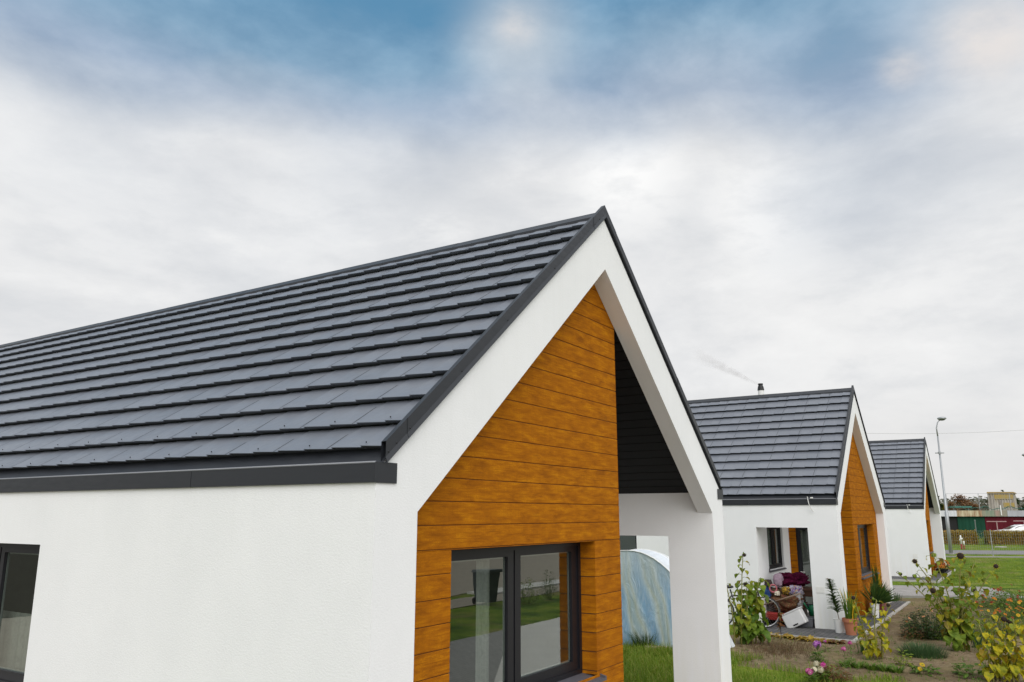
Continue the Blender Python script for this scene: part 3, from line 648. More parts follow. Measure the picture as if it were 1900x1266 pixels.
L['autumn'] = leafmat('autumn_leaf', [(.30, .15, .07, 1), (.22, .11, .055, 1), (.36, .20, .09, 1), (.18, .13, .07, 1)])
L['hedge'] = leafmat('beech_hedge_leaf', [(.55, .26, .02, 1), (.40, .30, .02, 1), (.22, .25, .02, 1), (.64, .36, .025, 1), (.16, .20, .02, 1), (.34, .18, .02, 1)])
L['fir'] = leafmat('dark_tree_leaf', [(.035, .060, .018, 1), (.05, .08, .022, 1), (.08, .10, .03, 1)])
L['far'] = leafmat('distant_wood_leaf', [(.16, .175, .13, 1), (.20, .19, .14, 1), (.13, .155, .125, 1), (.24, .17, .12, 1)])
ST_ = flat('plant_stem', (.20, .19, .045, 1), .8); STG = flat('green_stem', (.10, .15, .03, 1), .8); BRN = flat('brown_stem', (.12, .075, .04, 1), .9)
SEED = flat('seed_disc', (.028, .016, .010, 1), .95, bump=.6, scale=40)
def leaf(mb, base, dirv, ln, wd, droop=.5, heart=True, m=0, nseg=5, fold=.18, rn=RND):
    base = Vector(base); d = Vector(dirv).normalized(); side = d.cross(Vector((0, 0, 1)))
    if side.length < .1: side = Vector((1, 0, 0))
    side.normalize(); p = base.copy(); vs = []; pit = math.asin(max(-1, min(1, d.z))); hd = Vector((d.x, d.y, 0))
    hd = hd.normalized() if hd.length > 1e-4 else Vector((1, 0, 0))
    prof = [.25, .95, 1.0, .72, .36, .0] if heart else [.45, .8, 1.0, .85, .5, .0]
    tw = rn.uniform(-.3, .3)
    for i in range(nseg+1):
        t = i/nseg; a = pit-droop*t*1.6; dd = hd*math.cos(a)+Vector((0, 0, math.sin(a))); up = -hd*math.sin(a)+Vector((0, 0, math.cos(a)))
        w = wd*.5*prof[min(5, round(t*5))]; sd = (side*math.cos(tw*t)+up*math.sin(tw*t))
        back = -dd*(.10*ln if heart and i == 1 else 0)
        jt = lambda: up*(rn.uniform(-.13, .13)*wd)
        vs += [p+sd*w+up*w*fold+back+jt(), p+jt()*.6, p-sd*w+up*w*fold+back+jt()]
        p = p+dd*(ln/nseg)
    f = []
    for i in range(nseg): f += [(3*i, 3*i+1, 3*i+4, 3*i+3), (3*i+1, 3*i+2, 3*i+5, 3*i+4)]
    mb.add(vs, f, m)
def blade(mb, b, h, w, lean, az, m=0, n=3):
    b = Vector(b); d = Vector((math.cos(az), math.sin(az), 0)); s = Vector((-d.y, d.x, 0)); vs = []
    for i in range(n): 
        t = i/n; p = b+d*lean*t*t+Vector((0, 0, h*(t-.18*lean/max(h, .01)*t*t))); ww = w*(1-t*.7)*.5; vs += [p-s*ww, p+s*ww]
    vs.append(b+d*lean+Vector((0, 0, h*(1-.18*lean/max(h, .01))))); f = [(2*i, 2*i+1, 2*i+3, 2*i+2) for i in range(n-1)]+[(2*n-2, 2*n-1, 2*n)]
    mb.add(vs, f, m)
def flower(mb, c, r, nrm, np_, mp_, mc, rc=.35, droop=.2, rn=RND):
    c = Vector(c); nz = Vector(nrm).normalized(); u = nz.orthogonal().normalized(); v = nz.cross(u)
    for k in range(np_):
        a = 2*math.pi*(k+rn.uniform(-.2, .2))/np_; d = u*math.cos(a)+v*math.sin(a); s = -u*math.sin(a)+v*math.cos(a); w = r*math.pi/np_*.95
        p0, p1, p2 = c+d*r*rc*.8, c+d*r*.7-nz*droop*r*.3, c+d*r-nz*droop*r
        mb.add([p0-s*w*.5, p0+s*w*.5, p1+s*w, p2, p1-s*w], [(0, 1, 2, 3, 4)], mp_)
    n = 8; mb.add([c+nz*r*.12]+[c+(u*math.cos(2*math.pi*k/n)+v*math.sin(2*math.pi*k/n))*r*rc for k in range(n)], [(0, 1+k, 1+(k+1) % n) for k in range(n)], mc)
# lawn blades: the strips of lawn near enough to show single blades
def lawn(name, n, inside, seed, hh=(.05, .13), bounds=None):
    rn = random.Random(seed); mb = MB(); x0, y0, x1, y1 = bounds; k = 0; tries = 0
    while k < n and tries < n*8:
        tries += 1; x, y = rn.uniform(x0, x1), rn.uniform(y0, y1)
        if not inside(x, y): continue
        cl = .5+.5*noise.noise(Vector((x*1.6, y*1.6, 7)))
        if rn.random() > .15+1.3*cl*(.5+.9*noise.noise(Vector((x*.55, y*.55, 4)))): continue
        h = rn.uniform(*hh)*(.55+.9*cl); a = rn.uniform(0, 6.283)
        blade(mb, (x, y, -.012), h, rn.uniform(.007, .013), h*rn.uniform(.15, .8), a, 0, 2); k += 1
    o = mb.build(name, L['grass']); tag(o, None, None, kind='stuff'); return o
o = lawn('grass', 30000, lambda x, y: soil_h(x, y) < .004, 5, (.05, .15), (7.7, -1.9, 13.0, 5.2)); tag(o, 'green grass growing between the nearest house and the garden soil', 'grass')
o = lawn('grass', 9000, lambda x, y: soil_h(x, y) < .0 and x > 7.6, 15, (.10, .26), (7.7, -.6, 12.6, 5.2)); tag(o, 'taller tufts of grass between the nearest house and the plastic tunnel', 'grass')
o = lawn('grass', 16000, lambda x, y: not (x > 31.0 and y > -.5 and x < 40) and (Vector((x, y))-Vector((24.76, .22))).dot(Vector((3.49, 1.22)).normalized()) > 4.5, 6, (.05, .12), (28.5, -5.5, 53, 3.0)); tag(o, 'green grass of the wide lawn beyond the paved path', 'grass')
o = lawn('grass', 9000, lambda x, y: 55.4 < (Vector((x, y, 0))-Vector((CAM.x, CAM.y, 0))).dot(FN) < 58.9 or 64.8 < (Vector((x, y, 0))-Vector((CAM.x, CAM.y, 0))).dot(FN) < 80, 7, (.06, .14), (50, -12, 80, 6)); tag(o, 'far grass verges on either side of the grey road', 'grass')
def tuft(name, loc, n, h, w, lean, mat, label, cat, seed=0, r=.12, group=None):
    rn = random.Random(seed); mb = MB()
    for i in range(n):
        a = rn.uniform(0, 6.283); q = r*math.sqrt(rn.random()); hh = h*rn.uniform(.55, 1.0)
        blade(mb, (q*math.cos(a), q*math.sin(a), 0), hh, w*rn.uniform(.7, 1.2), hh*lean*rn.uniform(.3, 1.1), a+rn.uniform(-.6, .6), 0, 4)
    o = mb.build(name, mat, None, loc); return tag(o, label, cat, group)
rn = random.Random(93); wm = MB()
for i in range(1500):
    x, y = rn.uniform(10, 23.5), rn.uniform(-3.5, 1.3); h = soil_h(x, y)
    if h < .004 or noise.noise(Vector((x*.9, y*.9, 2))) < .05 and rn.random() < .85: continue
    for q in range(5): blade(wm, (x+rn.gauss(0, .03), y+rn.gauss(0, .03), h-.005), rn.uniform(.03, .10), .010, rn.uniform(.02, .07), rn.uniform(0, 6.28), 0, 2)
tag(wm.build('sprouting_weeds', L['green']), 'small green weeds sprouting in patches over the garden bed', 'weeds', kind='stuff')
# ---- sunflowers
def sunflower(px, py, stems, label, seed, mat, rn=None, loc=None, leafk=1.0):
    rn = random.Random(seed); p = loc or gp(px, py); R_ = thing('sunflower', label, 'sunflower', (p[0], p[1], 0), 0, 'sunflowers in the garden bed')
    for (ox, oy, h, lx, ly, nl, ls, head) in stems:
        nl = int(nl*1.9); ls *= .76; head = head and (head[0], head[1]*.64)
        pts = []; n = 8
        for i in range(n+1):
            t = i/n; pts.append(Vector((ox+lx*t*t+.02*math.sin(t*5+seed), oy+ly*t*t+.02*math.cos(t*4+seed), h*t-.03)))
        sm = MB(); sm.tube(pts, [.017-.009*i/n for i in range(n+1)], 6)
        so_ = sm.build('stem', ST_, R_, smooth=True)
        lf = MB()
        for k in range(nl):
            t = .14+.84*(k+rn.random()*.6)/nl; i = min(n-1, int(t*n)); b = pts[i].lerp(pts[i+1], t*n-i); az = k*2.4+rn.uniform(-.5, .5)
            d = Vector((math.cos(az), math.sin(az), rn.uniform(.1, .6))); pl = ls*rn.uniform(.45, .8); e = b+d.normalized()*pl
            lf.tube([b, b.lerp(e, .5)+Vector((0, 0, .02)), e], .0035, 4, 1, False)
            sz = ls*rn.uniform(.75, 1.25)*(1.22-.5*t)*leafk; leaf(lf, e, (d.x, d.y, rn.uniform(-1.0, -.1)), sz*1.15, sz*.95, rn.uniform(.4, 1.1), True, 0, 5, rn.uniform(.1, .6), rn)
        lf.build('foliage', [mat, STG], R_)
        if head:
            hd = MB(); top = pts[-1]; kind, hr = head; az = rn.uniform(0, 6.28) if kind != 'cam' else math.atan2(CAM.y-p[1], CAM.x-p[0])+rn.uniform(-.4, .4)
            nv = Vector((math.cos(az), math.sin(az), {'droop': -.9, 'cam': -.25, 'open': .5}[kind])).normalized()
            c = top+Vector((math.cos(az), math.sin(az), 0))*.07+Vector((0, 0, -.03 if kind == 'droop' else .02))
            hd.tube([top, top+Vector((math.cos(az), math.sin(az), .6))*.035, c], .007, 5, 3)
            u = nv.orthogonal().normalized(); v = nv.cross(u); m = 12
            ring = lambda rr, off: [c+(u*math.cos(2*math.pi*q/m)+v*math.sin(2*math.pi*q/m))*rr+nv*off for q in range(m)]
            a, b2, b3 = ring(hr*.8, .028), ring(hr, .0), ring(hr*.5, -.035)
            hd.add([c+nv*.04]+a, [(0, 1+q, 1+(q+1) % m) for q in range(m)], 0)
            hd.add(a+b2, [(q, (q+1) % m, m+(q+1) % m, m+q) for q in range(m)], 0); hd.add(b2+b3, [(q, (q+1) % m, m+(q+1) % m, m+q) for q in range(m)], 1); hd.add(b3+[c-nv*.045], [(q, (q+1) % m, m) for q in range(m)], 1)
            for q in range(18):
                a_ = 2*math.pi*q/18+rn.uniform(-.1, .1); dd = u*math.cos(a_)+v*math.sin(a_); s = -u*math.sin(a_)+v*math.cos(a_); b0 = c+dd*hr*.92
                tip = b0+dd*hr*rn.uniform(.4, .75)+Vector((0, 0, -hr*.25))+nv*hr*rn.uniform(-.3, .3)
                hd.add([b0-s*hr*.17, b0+s*hr*.17, tip], [(0, 1, 2)], 2 if (kind != 'droop' and q % 2) else 1)
            hd.build('flower_head', [SEED, L['ygreen'], L['yellow'], STG], R_)
    return R_
sunflower(1376, 1199, [(0, 0, 1.84, .10, -.12, 14, .16, ('droop', .06)), (-.06, .12, 1.30, -.06, .10, 11, .15, ('droop', .05)), (.05, -.1, 1.1, .02, -.06, 8, .13, None)], 'tallest sunflower with a small hanging yellow head beside the pillar of the nearest house', 1, L['sun'], leafk=1.0)
sunflower(1395, 1197, [(0, .05, 1.24, .06, -.02, 18, .19, ('droop', .085)), (.04, -.06, 1.32, .06, -.16, 17, .18, ('droop', .08)), (-.05, -.02, .8, -.05, .05, 8, .17, None)], 'dense green sunflower with large hanging leaves in front of the bicycle', 2, L['sungreen'], leafk=1.4)
sunflower(1626, 1226, [(0, 0, 1.08, .06, -.10, 10, .15, ('open', .05)), (-.06, .10, 1.10, -.05, .16, 11, .16, ('cam', .06)), (.06, -.08, .98, .1, -.22, 11, .14, ('cam', .055)), (.02, .06, .72, .04, .22, 8, .16, None)], 'small yellowing sunflower clump in front of the terracotta pot', 3, L['sunyel'], leafk=.95)
sunflower(1785, 1210, [(0, 0, 1.85, .16, .34, 15, .2, ('droop', .07)), (.04, -.04, 1.80, .1, -.12, 15, .2, ('cam', .10)), (-.05, .08, 1.45, -.16, .52, 13, .2, ('droop', .07)), (.02, -.1, 1.62, .2, -.62, 14, .19, ('cam', .07)), (.05, .03, 1.68, .0, .62, 12, .17, ('cam', .07)), (-.06, -.02, 1.25, -.22, -.24, 12, .21, ('droop', .09)), (.0, .05, 1.15, -.25, .30, 12, .19, ('cam', .085)), (.06, .02, 1.66, .25, -.38, 12, .18, ('droop', .06)), (.03, .04, 1.45, .25, 1.02, 7, .13, ('droop', .06)), (0, 0, .75, -.1, -.12, 8, .2, None)], 'biggest sunflower clump of many brown nodding heads, in front of the paved path', 4, L['sun'])
sunflower(1853, 1268, [(0, 0, 1.05, .0, .02, 14, .17, ('droop', .075)), (.05, -.06, .98, .05, -.10, 12, .17, ('cam', .07)), (-.05, .05, .9, -.02, .14, 11, .16, None)], 'yellow and green sunflower at the lower right, in front of the orange flowers', 5, L['sunyel'])
sunflower(1893, 1270, [(0, 0, 1.0, .0, .0, 13, .17, ('droop', .075)), (.05, -.08, 1.08, .05, -.08, 12, .17, ('cam', .07)), (-.05, .06, .75, -.02, .1, 9, .16, None)], 'bright yellow sunflower cut by the right edge of the picture', 6, L['sunyel'])
# ---- bushes and small plants: clumps of leaves on short stalks with blooms
def bush(name, px, py, w, h, n, mat, ls, lw, label, cat, seed, blooms=(), loc=None, rise=.5, group=None, flop=.5, d=None):
    rn = random.Random(seed); p = loc or gp(px, py); R_ = thing(name, label, cat, (p[0], p[1], 0), 0, group)
    fo = MB()
    for i in range(n):
        a = rn.uniform(0, 6.283); q = math.sqrt(rn.random()); x, y = q*w*.5*math.cos(a), q*(d or w)*.5*math.sin(a); hm = h*(1-.55*q*q); z = hm*rn.uniform(.12, 1.0)
        if rn.random() < .25: fo.tube([(x*.4, y*.4, 0), (x*.8, y*.8, z*.6), (x, y, z)], .003, 3, 1, False)
        leaf(fo, (x, y, z), (math.cos(a), math.sin(a), rn.uniform(-.4, rise)), ls*rn.uniform(.6, 1.25), lw*rn.uniform(.7, 1.2), rn.uniform(.1, flop), False, 0, 3, .2, rn)
    fo.build('foliage', [mat, STG], R_)
    for (k, r, mp_, mc) in blooms:
        for i in range(k):
            a = rn.uniform(0, 6.283); q = math.sqrt(rn.random())*.95; x, y = q*w*.5*math.cos(a), q*(d or w)*.5*math.sin(a); z = h*(1-.45*q*q)*rn.uniform(.85, 1.12)
            fm = MB(); fm.tube([(x*.7, y*.7, z*.4), (x, y, z)], .0025, 3, 2, False); flower(fm, (x, y, z), r*rn.uniform(.7, 1.1), (rn.uniform(-.7, .1), rn.uniform(-.6, .3), .6), 9, 0, 1, .32, .25, rn)
            fm.build('bloom', [mp_, mc, STG], R_)
    return R_
bush('rose_bush', 1722, 1186, .95, .66, 1150, L['rose'], .065, .045, 'dark leaved rose bush with a few pale orange blooms', 'rose bush', 21, [(7, .04, L['peach'], L['orange'])])
bush('brown_shrub', 1693, 1190, .5, .34, 160, L['rust'], .05, .03, 'low reddish brown shrub beside the rose bush', 'shrub', 22)
bush('green_shrub', 1752, 1190, .55, .33, 200, L['green'], .055, .03, 'low fresh green shrub under the biggest sunflower clump', 'shrub', 23)
rn = random.Random(31); p = gp(1712, 1220); lv = MB()
for i in range(900):
    a = rn.uniform(0, 6.283); q = math.sqrt(rn.random()); x, y = q*.46*math.cos(a), q*.5*math.sin(a)
    blade(lv, (x*.7, y*.8, 0), .36*rn.uniform(.5, 1)*(1-.35*q*q), .011, .10*rn.uniform(.2, 1)+.08*q, a+rn.uniform(-.5, .5), 0, 3)
tag(lv.build('lavender_plant', L['lav'], None, (p.x, p.y, 0)), 'wide blue green cushion of lavender on the soil', 'lavender')
bush('sneezeweed', 1868, 1180, 1.15, .78, 800, L['green'], .10, .022, 'broad clump of orange and yellow daisy flowers at the right edge', 'daisy clump', 24, [(22, .045, L['orange'], L['red']), (14, .042, L['red'], SEED), (10, .05, L['yellow'], L['red'])], rise=.9, d=1.5)
bush('sneezeweed', 1876, 1150, .9, .82, 650, L['green'], .10, .02, 'red flowered daisy clump behind the orange one, nearest the paved path', 'daisy clump', 25, [(26, .04, L['red'], SEED)], rise=.9, d=1.3)
bush('leafy_plant', 1832, 1196, .35, .6, 160, L['ygreen'], .09, .03, 'pale yellow green leafy stalks between the sunflower clumps', 'plant', 26, rise=.9)
tuft('iris_plant', gp(1815, 1204), 40, .5, .024, .5, L['lav'], 'blue green sword leaved iris right of the biggest sunflower clump', 'iris', 41, .1)
tuft('tall_grass_plant', gp(1896, 1150), 80, .85, .016, .5, L['green'], 'tall upright grassy plant by the right edge near the path', 'grass plant', 42, .22)
bush('peony_plant', 1850, 1128, 1.3, .55, 600, L['green'], .12, .045, 'leafy green border plant along the near edge of the paved path', 'plant', 27, d=2.2)
bush('peony_plant', 1895, 1132, 1.0, .6, 520, L['green'], .12, .04, 'leafy green border plant nearest the right edge, along the path', 'plant', 28, d=1.5)
EDG = ['leftmost clump of the low green edging row, under the pink flowers', 'second clump from the left in the low green edging row', 'third clump from the left in the low green edging row', 'fourth clump from the left in the low green edging row', 'rightmost clump of the low green edging row']
for k in range(5):
    x = 1572+k*23; y = 1240+k*2.6
    tuft('edging_plant', gp(x, y), 70, .17, .030, 1.1, L['green'], EDG[k], 'edging plant', 50+k, .10, 'low edging plants in a row')
bush('lime_plant', 1676, 1238, .26, .30, 60, L['ygreen'], .09, .05, 'small lime green plant right of the edging row', 'plant', 29)
bush('strawberry_plant', 1715, 1252, .42, .17, 90, L['green'], .08, .05, 'small green plant with a yellow leaf lying alone on bare soil', 'plant', 30, [(2, .05, L['yellow'], L['ygreen'])])
bush('strawberry_plant', 1808, 1258, .55, .26, 90, L['green'], .11, .06, 'sprawling green seedling alone on bare soil at the bottom', 'plant', 33, [(1, .06, L['ygreen'], L['yellow'])])
bush('phlox', 1519, 1230, .26, .20, 70, L['green'], .07, .03, 'phlox with one round lilac flower head', 'phlox', 34)
def head(par_loc, z, r, n, mat, name, label, cat, seed):
    pass
def umbel(px, py, h, r, n, mat, label, cat, seed, fr=.022, lv=30):
    rn = random.Random(seed); p = gp(px, py); R_ = thing('garden_flower', label, cat, (p.x, p.y, 0)); fm = MB(); st = MB(); st.tube([(0, 0, 0), (.01, 0, h*.6), (0, 0, h-r*.4)], .004, 4)
    for i in range(n):
        v = Vector((rn.gauss(0, 1), rn.gauss(0, 1), rn.gauss(.5, .9))).normalized()
        v = v*rn.uniform(.55, 1.1); v.z *= .8; flower(fm, Vector((0, 0, h))+v*r, fr, v, 5, 0, 1, .2, .1, rn)
        st.tube([(0, 0, h-r), Vector((0, 0, h))+v*r*.9], .0015, 3, 0, False)
    st.build('stem', STG, R_); fm.build('flower_head', [mat, L['cream']], R_)
    fo = MB()
    for i in range(lv):
        a = rn.uniform(0, 6.28); leaf(fo, (.02*math.cos(a), .02*math.sin(a), h*rn.uniform(.05, .6)), (math.cos(a), math.sin(a), .5), .10, .03, .5, False, 0, 3, .2, rn)
    fo.build('foliage', L['green'], R_)
umbel(1519, 1231, .31, .085, 46, L['lilac'], 'lilac flower with a round head standing on the bare soil', 'flower', 61)
umbel(1532, 1212, .21, .035, 12, L['magenta'], 'small magenta flower in front of the faded yellow hostas', 'flower', 62, lv=14)
umbel(1569, 1244, .34, .05, 18, L['pink'], 'lower pink flower at the left end of the edging row', 'flower', 63, lv=12)
umbel(1581, 1241, .42, .045, 14, L['pink'], 'upper pink flower at the left end of the edging row', 'flower', 64, lv=12)
MIX = [('pink', 1503, 1272, .20, .06, 'magenta pink aster at the left of the bottom flower clump'), ('cream', 1512, 1270, .21, .05, 'white aster next to the magenta pink one at the bottom'), ('cream', 1518, 1262, .24, .055, 'taller cream aster in the bottom flower clump'), ('pink', 1530, 1264, .23, .06, 'rose pink aster in the middle of the bottom flower clump'), ('cream', 1525, 1268, .2, .05, 'small cream aster low in the bottom flower clump')]
for k, (c_, x, y, h, r, lb) in enumerate(MIX): umbel(x, y, h, r*.95, 11, L[c_], lb, 'aster', 70+k, .036, 34)
bush('rusty_plant', 1548, 1266, .46, .27, 260, L['rust'], .07, .03, 'rust red leafy plant right of the asters at the bottom', 'plant', 35)
bush('yellow_plant', 1533, 1260, .42, .27, 170, L['ygreen'], .07, .025, 'yellow green plant behind the rose pink aster', 'plant', 36)
HOS = [(1432, 1183, .50, 'faded yellow hosta nearest the bicycle wheel'), (1452, 1186, .46, 'faded yellow hosta by the thin garden stake'), (1476, 1188, .46, 'faded yellow hosta in front of the white box'), (1503, 1192, .50, 'brightest yellow hosta in the row along the terrace kerb'), (1527, 1194, .36, 'small yellow hosta behind the magenta flower'), (1550, 1196, .40, 'withered brownish hosta at the right end of the row')]
for k, (x, y, w, lb) in enumerate(HOS):
    rn = random.Random(80+k); p = gp(x, y); mb = MB()
    for i in range(34):
        a = rn.uniform(0, 6.283); leaf(mb, (.05*math.cos(a), .05*math.sin(a), .02), (math.cos(a), math.sin(a), rn.uniform(.25, 1.1)), w*.5*rn.uniform(.6, 1.15), .075*rn.uniform(.6, 1.1), rn.uniform(.5, 1.0), False, 0, 5, .25, rn)
    tag(mb.build('hosta', L['hosta'] if k < 5 else L['rust'], None, (p.x, p.y, 0)), lb, 'hosta', 'hostas along the terrace kerb')
tuft('gladiolus_plant', gp(1605, 1216), 34, .36, .018, .35, L['dark'], 'dark green spiky clump behind the edging row', 'gladiolus', 43, .12)
tuft('grass_tuft', gp(1197, 1203), 260, .42, .014, .8, L['dark'], 'large dark grass tuft in front of the plastic tunnel', 'grass tuft', 44, .22)
tuft('grass_tuft', gp(1395, 1226), 90, .16, .012, .7, L['grass'], 'small green grass tuft on the soil below the tall sunflower', 'grass tuft', 45, .2)
tuft('grass_tuft', gp(1664, 1116), 50, .3, .014, .5, L['lav'], 'blue green grass tuft by the far corner of the terrace paving', 'grass tuft', 46, .15)
# low dry weeds on the soil
rn = random.Random(90); wd = MB()
for i in range(620):
    px_, py_ = rn.gauss(1450, 32), rn.gauss(1210, 7); p = gp(px_, min(1226, max(1198, py_)))
    h = rn.uniform(.05, .16); b = Vector((p.x, p.y, .0)); t = b+Vector((rn.uniform(-.05, .05), rn.uniform(-.05, .05), h)); wd.tube([b, t], .0022, 3, 1, False)
    for q in range(3):
        a = rn.uniform(0, 6.28); leaf(wd, b.lerp(t, rn.uniform(.3, 1)), (math.cos(a), math.sin(a), .3), .035, .014, .3, False, 0, 2, .2, rn)
tag(wd.build('weeds', [L['weed'], BRN]), 'low reddish dry weeds on the soil in front of the hostas', 'weeds', kind='stuff')
# stones and crumbs on the soil
rn = random.Random(91); cr = MB()
for i in range(500):
    x, y = rn.uniform(9.8, 20), rn.uniform(-3.5, 1.2); h = soil_h(x, y)
    if h < .006: continue
    r = rn.uniform(.008, .03); cr.ball((x, y, h), (r, r*rn.uniform(.6, 1), r*.6), 0, 4)
tag(cr.build('soil_clods', flat('soil_clod', (.16, .11, .07, 1), .95)), 'scattered crumbs of earth on the garden bed', 'soil clods', kind='stuff')
rn = random.Random(92); fl = MB()
for i in range(220):
    x, y = rn.uniform(10.4, 17), rn.uniform(-3.4, 1.4); h = soil_h(x, y)
    if h < .006: continue
    a = rn.uniform(0, 6.28); leaf(fl, (x, y, h+.008), (math.cos(a), math.sin(a), .12), rn.uniform(.03, .08), .035, .2, False, 0, 2, .2, rn)
tag(fl.build('fallen_leaves', L['weed']), 'dry leaves lying scattered on the garden bed', 'leaves', kind='stuff')
# ------------------------------------------------------------------ house extras
def extras(H, mirrored):
    ac = MB(); X = 0
    ac.box(-.006, .40, .83, -.001, .585, .975); ac.box(-.009, .41, .84, -.0065, .575, .965)
    ac.build('access_panel', M['white'], H)
    cb = MB(); cb.tube([(-.03, .60, 2.97), (-.10, .60, 2.99), (-.13, .585, 2.93), (-.12, .57, 2.82), (-.08, .54, 2.72), (-.03, .51, 2.655), (-.05, .48, 2.65)], .009, 6)
    cb.box(-.05, .49, 2.955, -.02, .545, 2.985); cb.build('cable', M['white'], H)
extras(h2, True); extras(h3, False)
# ------------------------------------------------------------------ plastic tunnel between the first two houses
def mk_film():
    t = NT('greenhouse_film'); o = t.tex()
    wv = t.n('TexWave'); wv.bands_direction = 'Y'; t.l(t.mapping(o, (1, 1, .8), (rad(12), 0, 0)), wv.inputs[0]); wv.inputs['Scale'].default_value = .62; wv.inputs['Distortion'].default_value = 5.5; wv.inputs['Detail'].default_value = 2.2; wv.inputs['Detail Scale'].default_value = 1.1
    f = t.noise(t.mapping(o, (1, 3, .7)), 5, 4, .6, 1.2); n = wv.outputs[1]
    c = t.ramp(n, [(.05, (.13, .36, .62, 1)), (.35, (.30, .50, .66, 1)), (.6, (.50, .60, .60, 1)), (.8, (.46, .51, .38, 1)), (1.0, (.32, .46, .50, 1))])
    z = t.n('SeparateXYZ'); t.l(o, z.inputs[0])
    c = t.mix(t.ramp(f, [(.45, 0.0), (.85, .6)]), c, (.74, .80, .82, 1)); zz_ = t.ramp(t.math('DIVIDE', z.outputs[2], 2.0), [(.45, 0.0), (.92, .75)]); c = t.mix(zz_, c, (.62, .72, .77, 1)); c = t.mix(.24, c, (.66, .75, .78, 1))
    sc = t.n('TexChecker'); t.l(o, sc.inputs[0]); sc.inputs['Scale'].default_value = 60
    c = t.mix(t.math('MULTIPLY', sc.outputs['Fac'], .14), c, (.60, .68, .74, 1))
    h = t.noise(t.mapping(o, (1, 2.4, .8)), 2.6, 4, .55, 1.4)
    nm = t.bump(h, .8, .06)
    p = t.pbr(c, .34, 0, .5, nm); tr = t.n('BsdfTranslucent'); t.set(tr.inputs[0], c); m1 = t.n('MixShader'); m1.inputs[0].default_value = .35
    t.l(p.outputs[0], m1.inputs[1]); t.l(tr.outputs[0], m1.inputs[2]); t.l(m1.outputs[0], t.out.inputs[0]); return t.mat
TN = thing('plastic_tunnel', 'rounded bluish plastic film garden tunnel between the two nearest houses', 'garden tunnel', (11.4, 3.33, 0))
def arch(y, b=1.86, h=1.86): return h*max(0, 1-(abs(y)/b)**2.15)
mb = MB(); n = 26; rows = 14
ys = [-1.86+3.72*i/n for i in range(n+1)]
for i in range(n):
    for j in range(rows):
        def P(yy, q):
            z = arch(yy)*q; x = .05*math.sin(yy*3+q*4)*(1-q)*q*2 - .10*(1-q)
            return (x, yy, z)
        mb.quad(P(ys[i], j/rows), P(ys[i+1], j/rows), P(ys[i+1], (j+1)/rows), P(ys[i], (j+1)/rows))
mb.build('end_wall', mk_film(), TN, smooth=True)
mb = MB()
filmw = NT('white_film'); o_ = filmw.tex(); filmw.pbr((.72, .76, .80, 1), .3, 0, .5, filmw.bump(filmw.noise(filmw.mapping(o_, (1, 4, 4)), 2, 4), .6, .05)); filmw = filmw.mat
xs = [0, .35, .7, .95]
for i in range(n):
    for k in range(len(xs)-1):
        q = lambda yy, x: (x, yy, arch(yy)-.035*math.sin(math.pi*((x/.7) % 1)))
        mb.quad(q(ys[i], xs[k]), q(ys[i+1], xs[k]), q(ys[i+1], xs[k+1]), q(ys[i], xs[k+1]))
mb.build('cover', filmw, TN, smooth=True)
mb = MB()
for x in (-.012, .7): mb.tube([(x, y_, arch(y_)+.004) for y_ in ys], .009, 6)
mb.build('hoop', M['white'], TN, smooth=True)
pl = MB(); wp = flat('weathered_plank', (.42, .34, .26, 1), .85, 0, .2, .2, 6)
p = gp(1226, 1205); pl.obox((p.x, p.y, .045), RI*.32, FW*.16, (0, 0, .028)); pl.obox((p.x+.1, p.y+.1, .012), RI*.25, FW*.05, (0, 0, .012))
tag(pl.build('plank', wp, bevel=.004), 'short pale wooden plank lying on the grass beside the tunnel', 'plank')
# ------------------------------------------------------------------ pots with plants
def pot_mesh(prof, rim, mat, name, parent):
    mb = MB(); mb.lathe(prof, n=24); return mb.build(name, mat, parent, smooth=False)
terra = flat('terracotta', (.40, .155, .085, 1), .8, 0, .3, .14, 9, .2); soilp = M['soil']
p = gp(1580, 1178, .058); PT = thing('potted_gladiolus', 'terracotta pot of green and yellow sword leaves on the terrace corner', 'potted plant', (p.x, p.y, .058))
mb = MB(); mb.lathe([(0, 0), (.105, 0), (.145, .26), (.163, .26), (.168, .34), (.15, .34), (.145, .30), (0, .30)], n=24); mb.build('pot', terra, PT)
rn = random.Random(5); lf = MB()
for i in range(44):
    a = rn.uniform(0, 6.28); q = .11*math.sqrt(rn.random()); blade(lf, (q*math.cos(a), q*math.sin(a), .30), rn.uniform(.32, .72), .036, rn.uniform(.03, .22), a+rn.uniform(-.4, .4), 1 if (i % 4 == 0) else 0, 5)
lf.build('foliage', [L['green'], L['yellow']], PT)
p = gp(1559.5, 1174, .058); PT = thing('potted_lily', 'white plastic bucket with one tall dark leafed lily against the terrace pillar', 'potted plant', (p.x, p.y, .058))
mb = MB(); mb.lathe([(0, 0), (.10, 0), (.125, .27), (.13, .285), (.12, .285), (.115, .24), (0, .24)], n=22); mb.build('pot', M['white'], PT)
st = MB(); pts = [Vector((.0, .0, .24)), Vector((-.01, .04, .5)), Vector((-.04, .10, .85)), Vector((-.08, .13, 1.12))]; st.tube(pts, [.008, .007, .006, .004], 6); st.build('stem', BRN, PT)
lf = MB()
for i in range(230):
    t = rn.uniform(.20, .98); k = t*3; i0 = min(2, int(k)); b = pts[i0].lerp(pts[i0+1], k-i0); a = i*2.4; ln = .23*(1.2-t*.8)
    leaf(lf, b, (math.cos(a), math.sin(a), .7), ln, .030, .55, False, 0, 3, .2, rn)
for a in (0, 2, 4): leaf(lf, pts[3], (math.cos(a), math.sin(a), .4), .07, .04, .6, False, 1, 3, .3, rn)
lf.build('foliage', [L['dark'], BRN], PT)
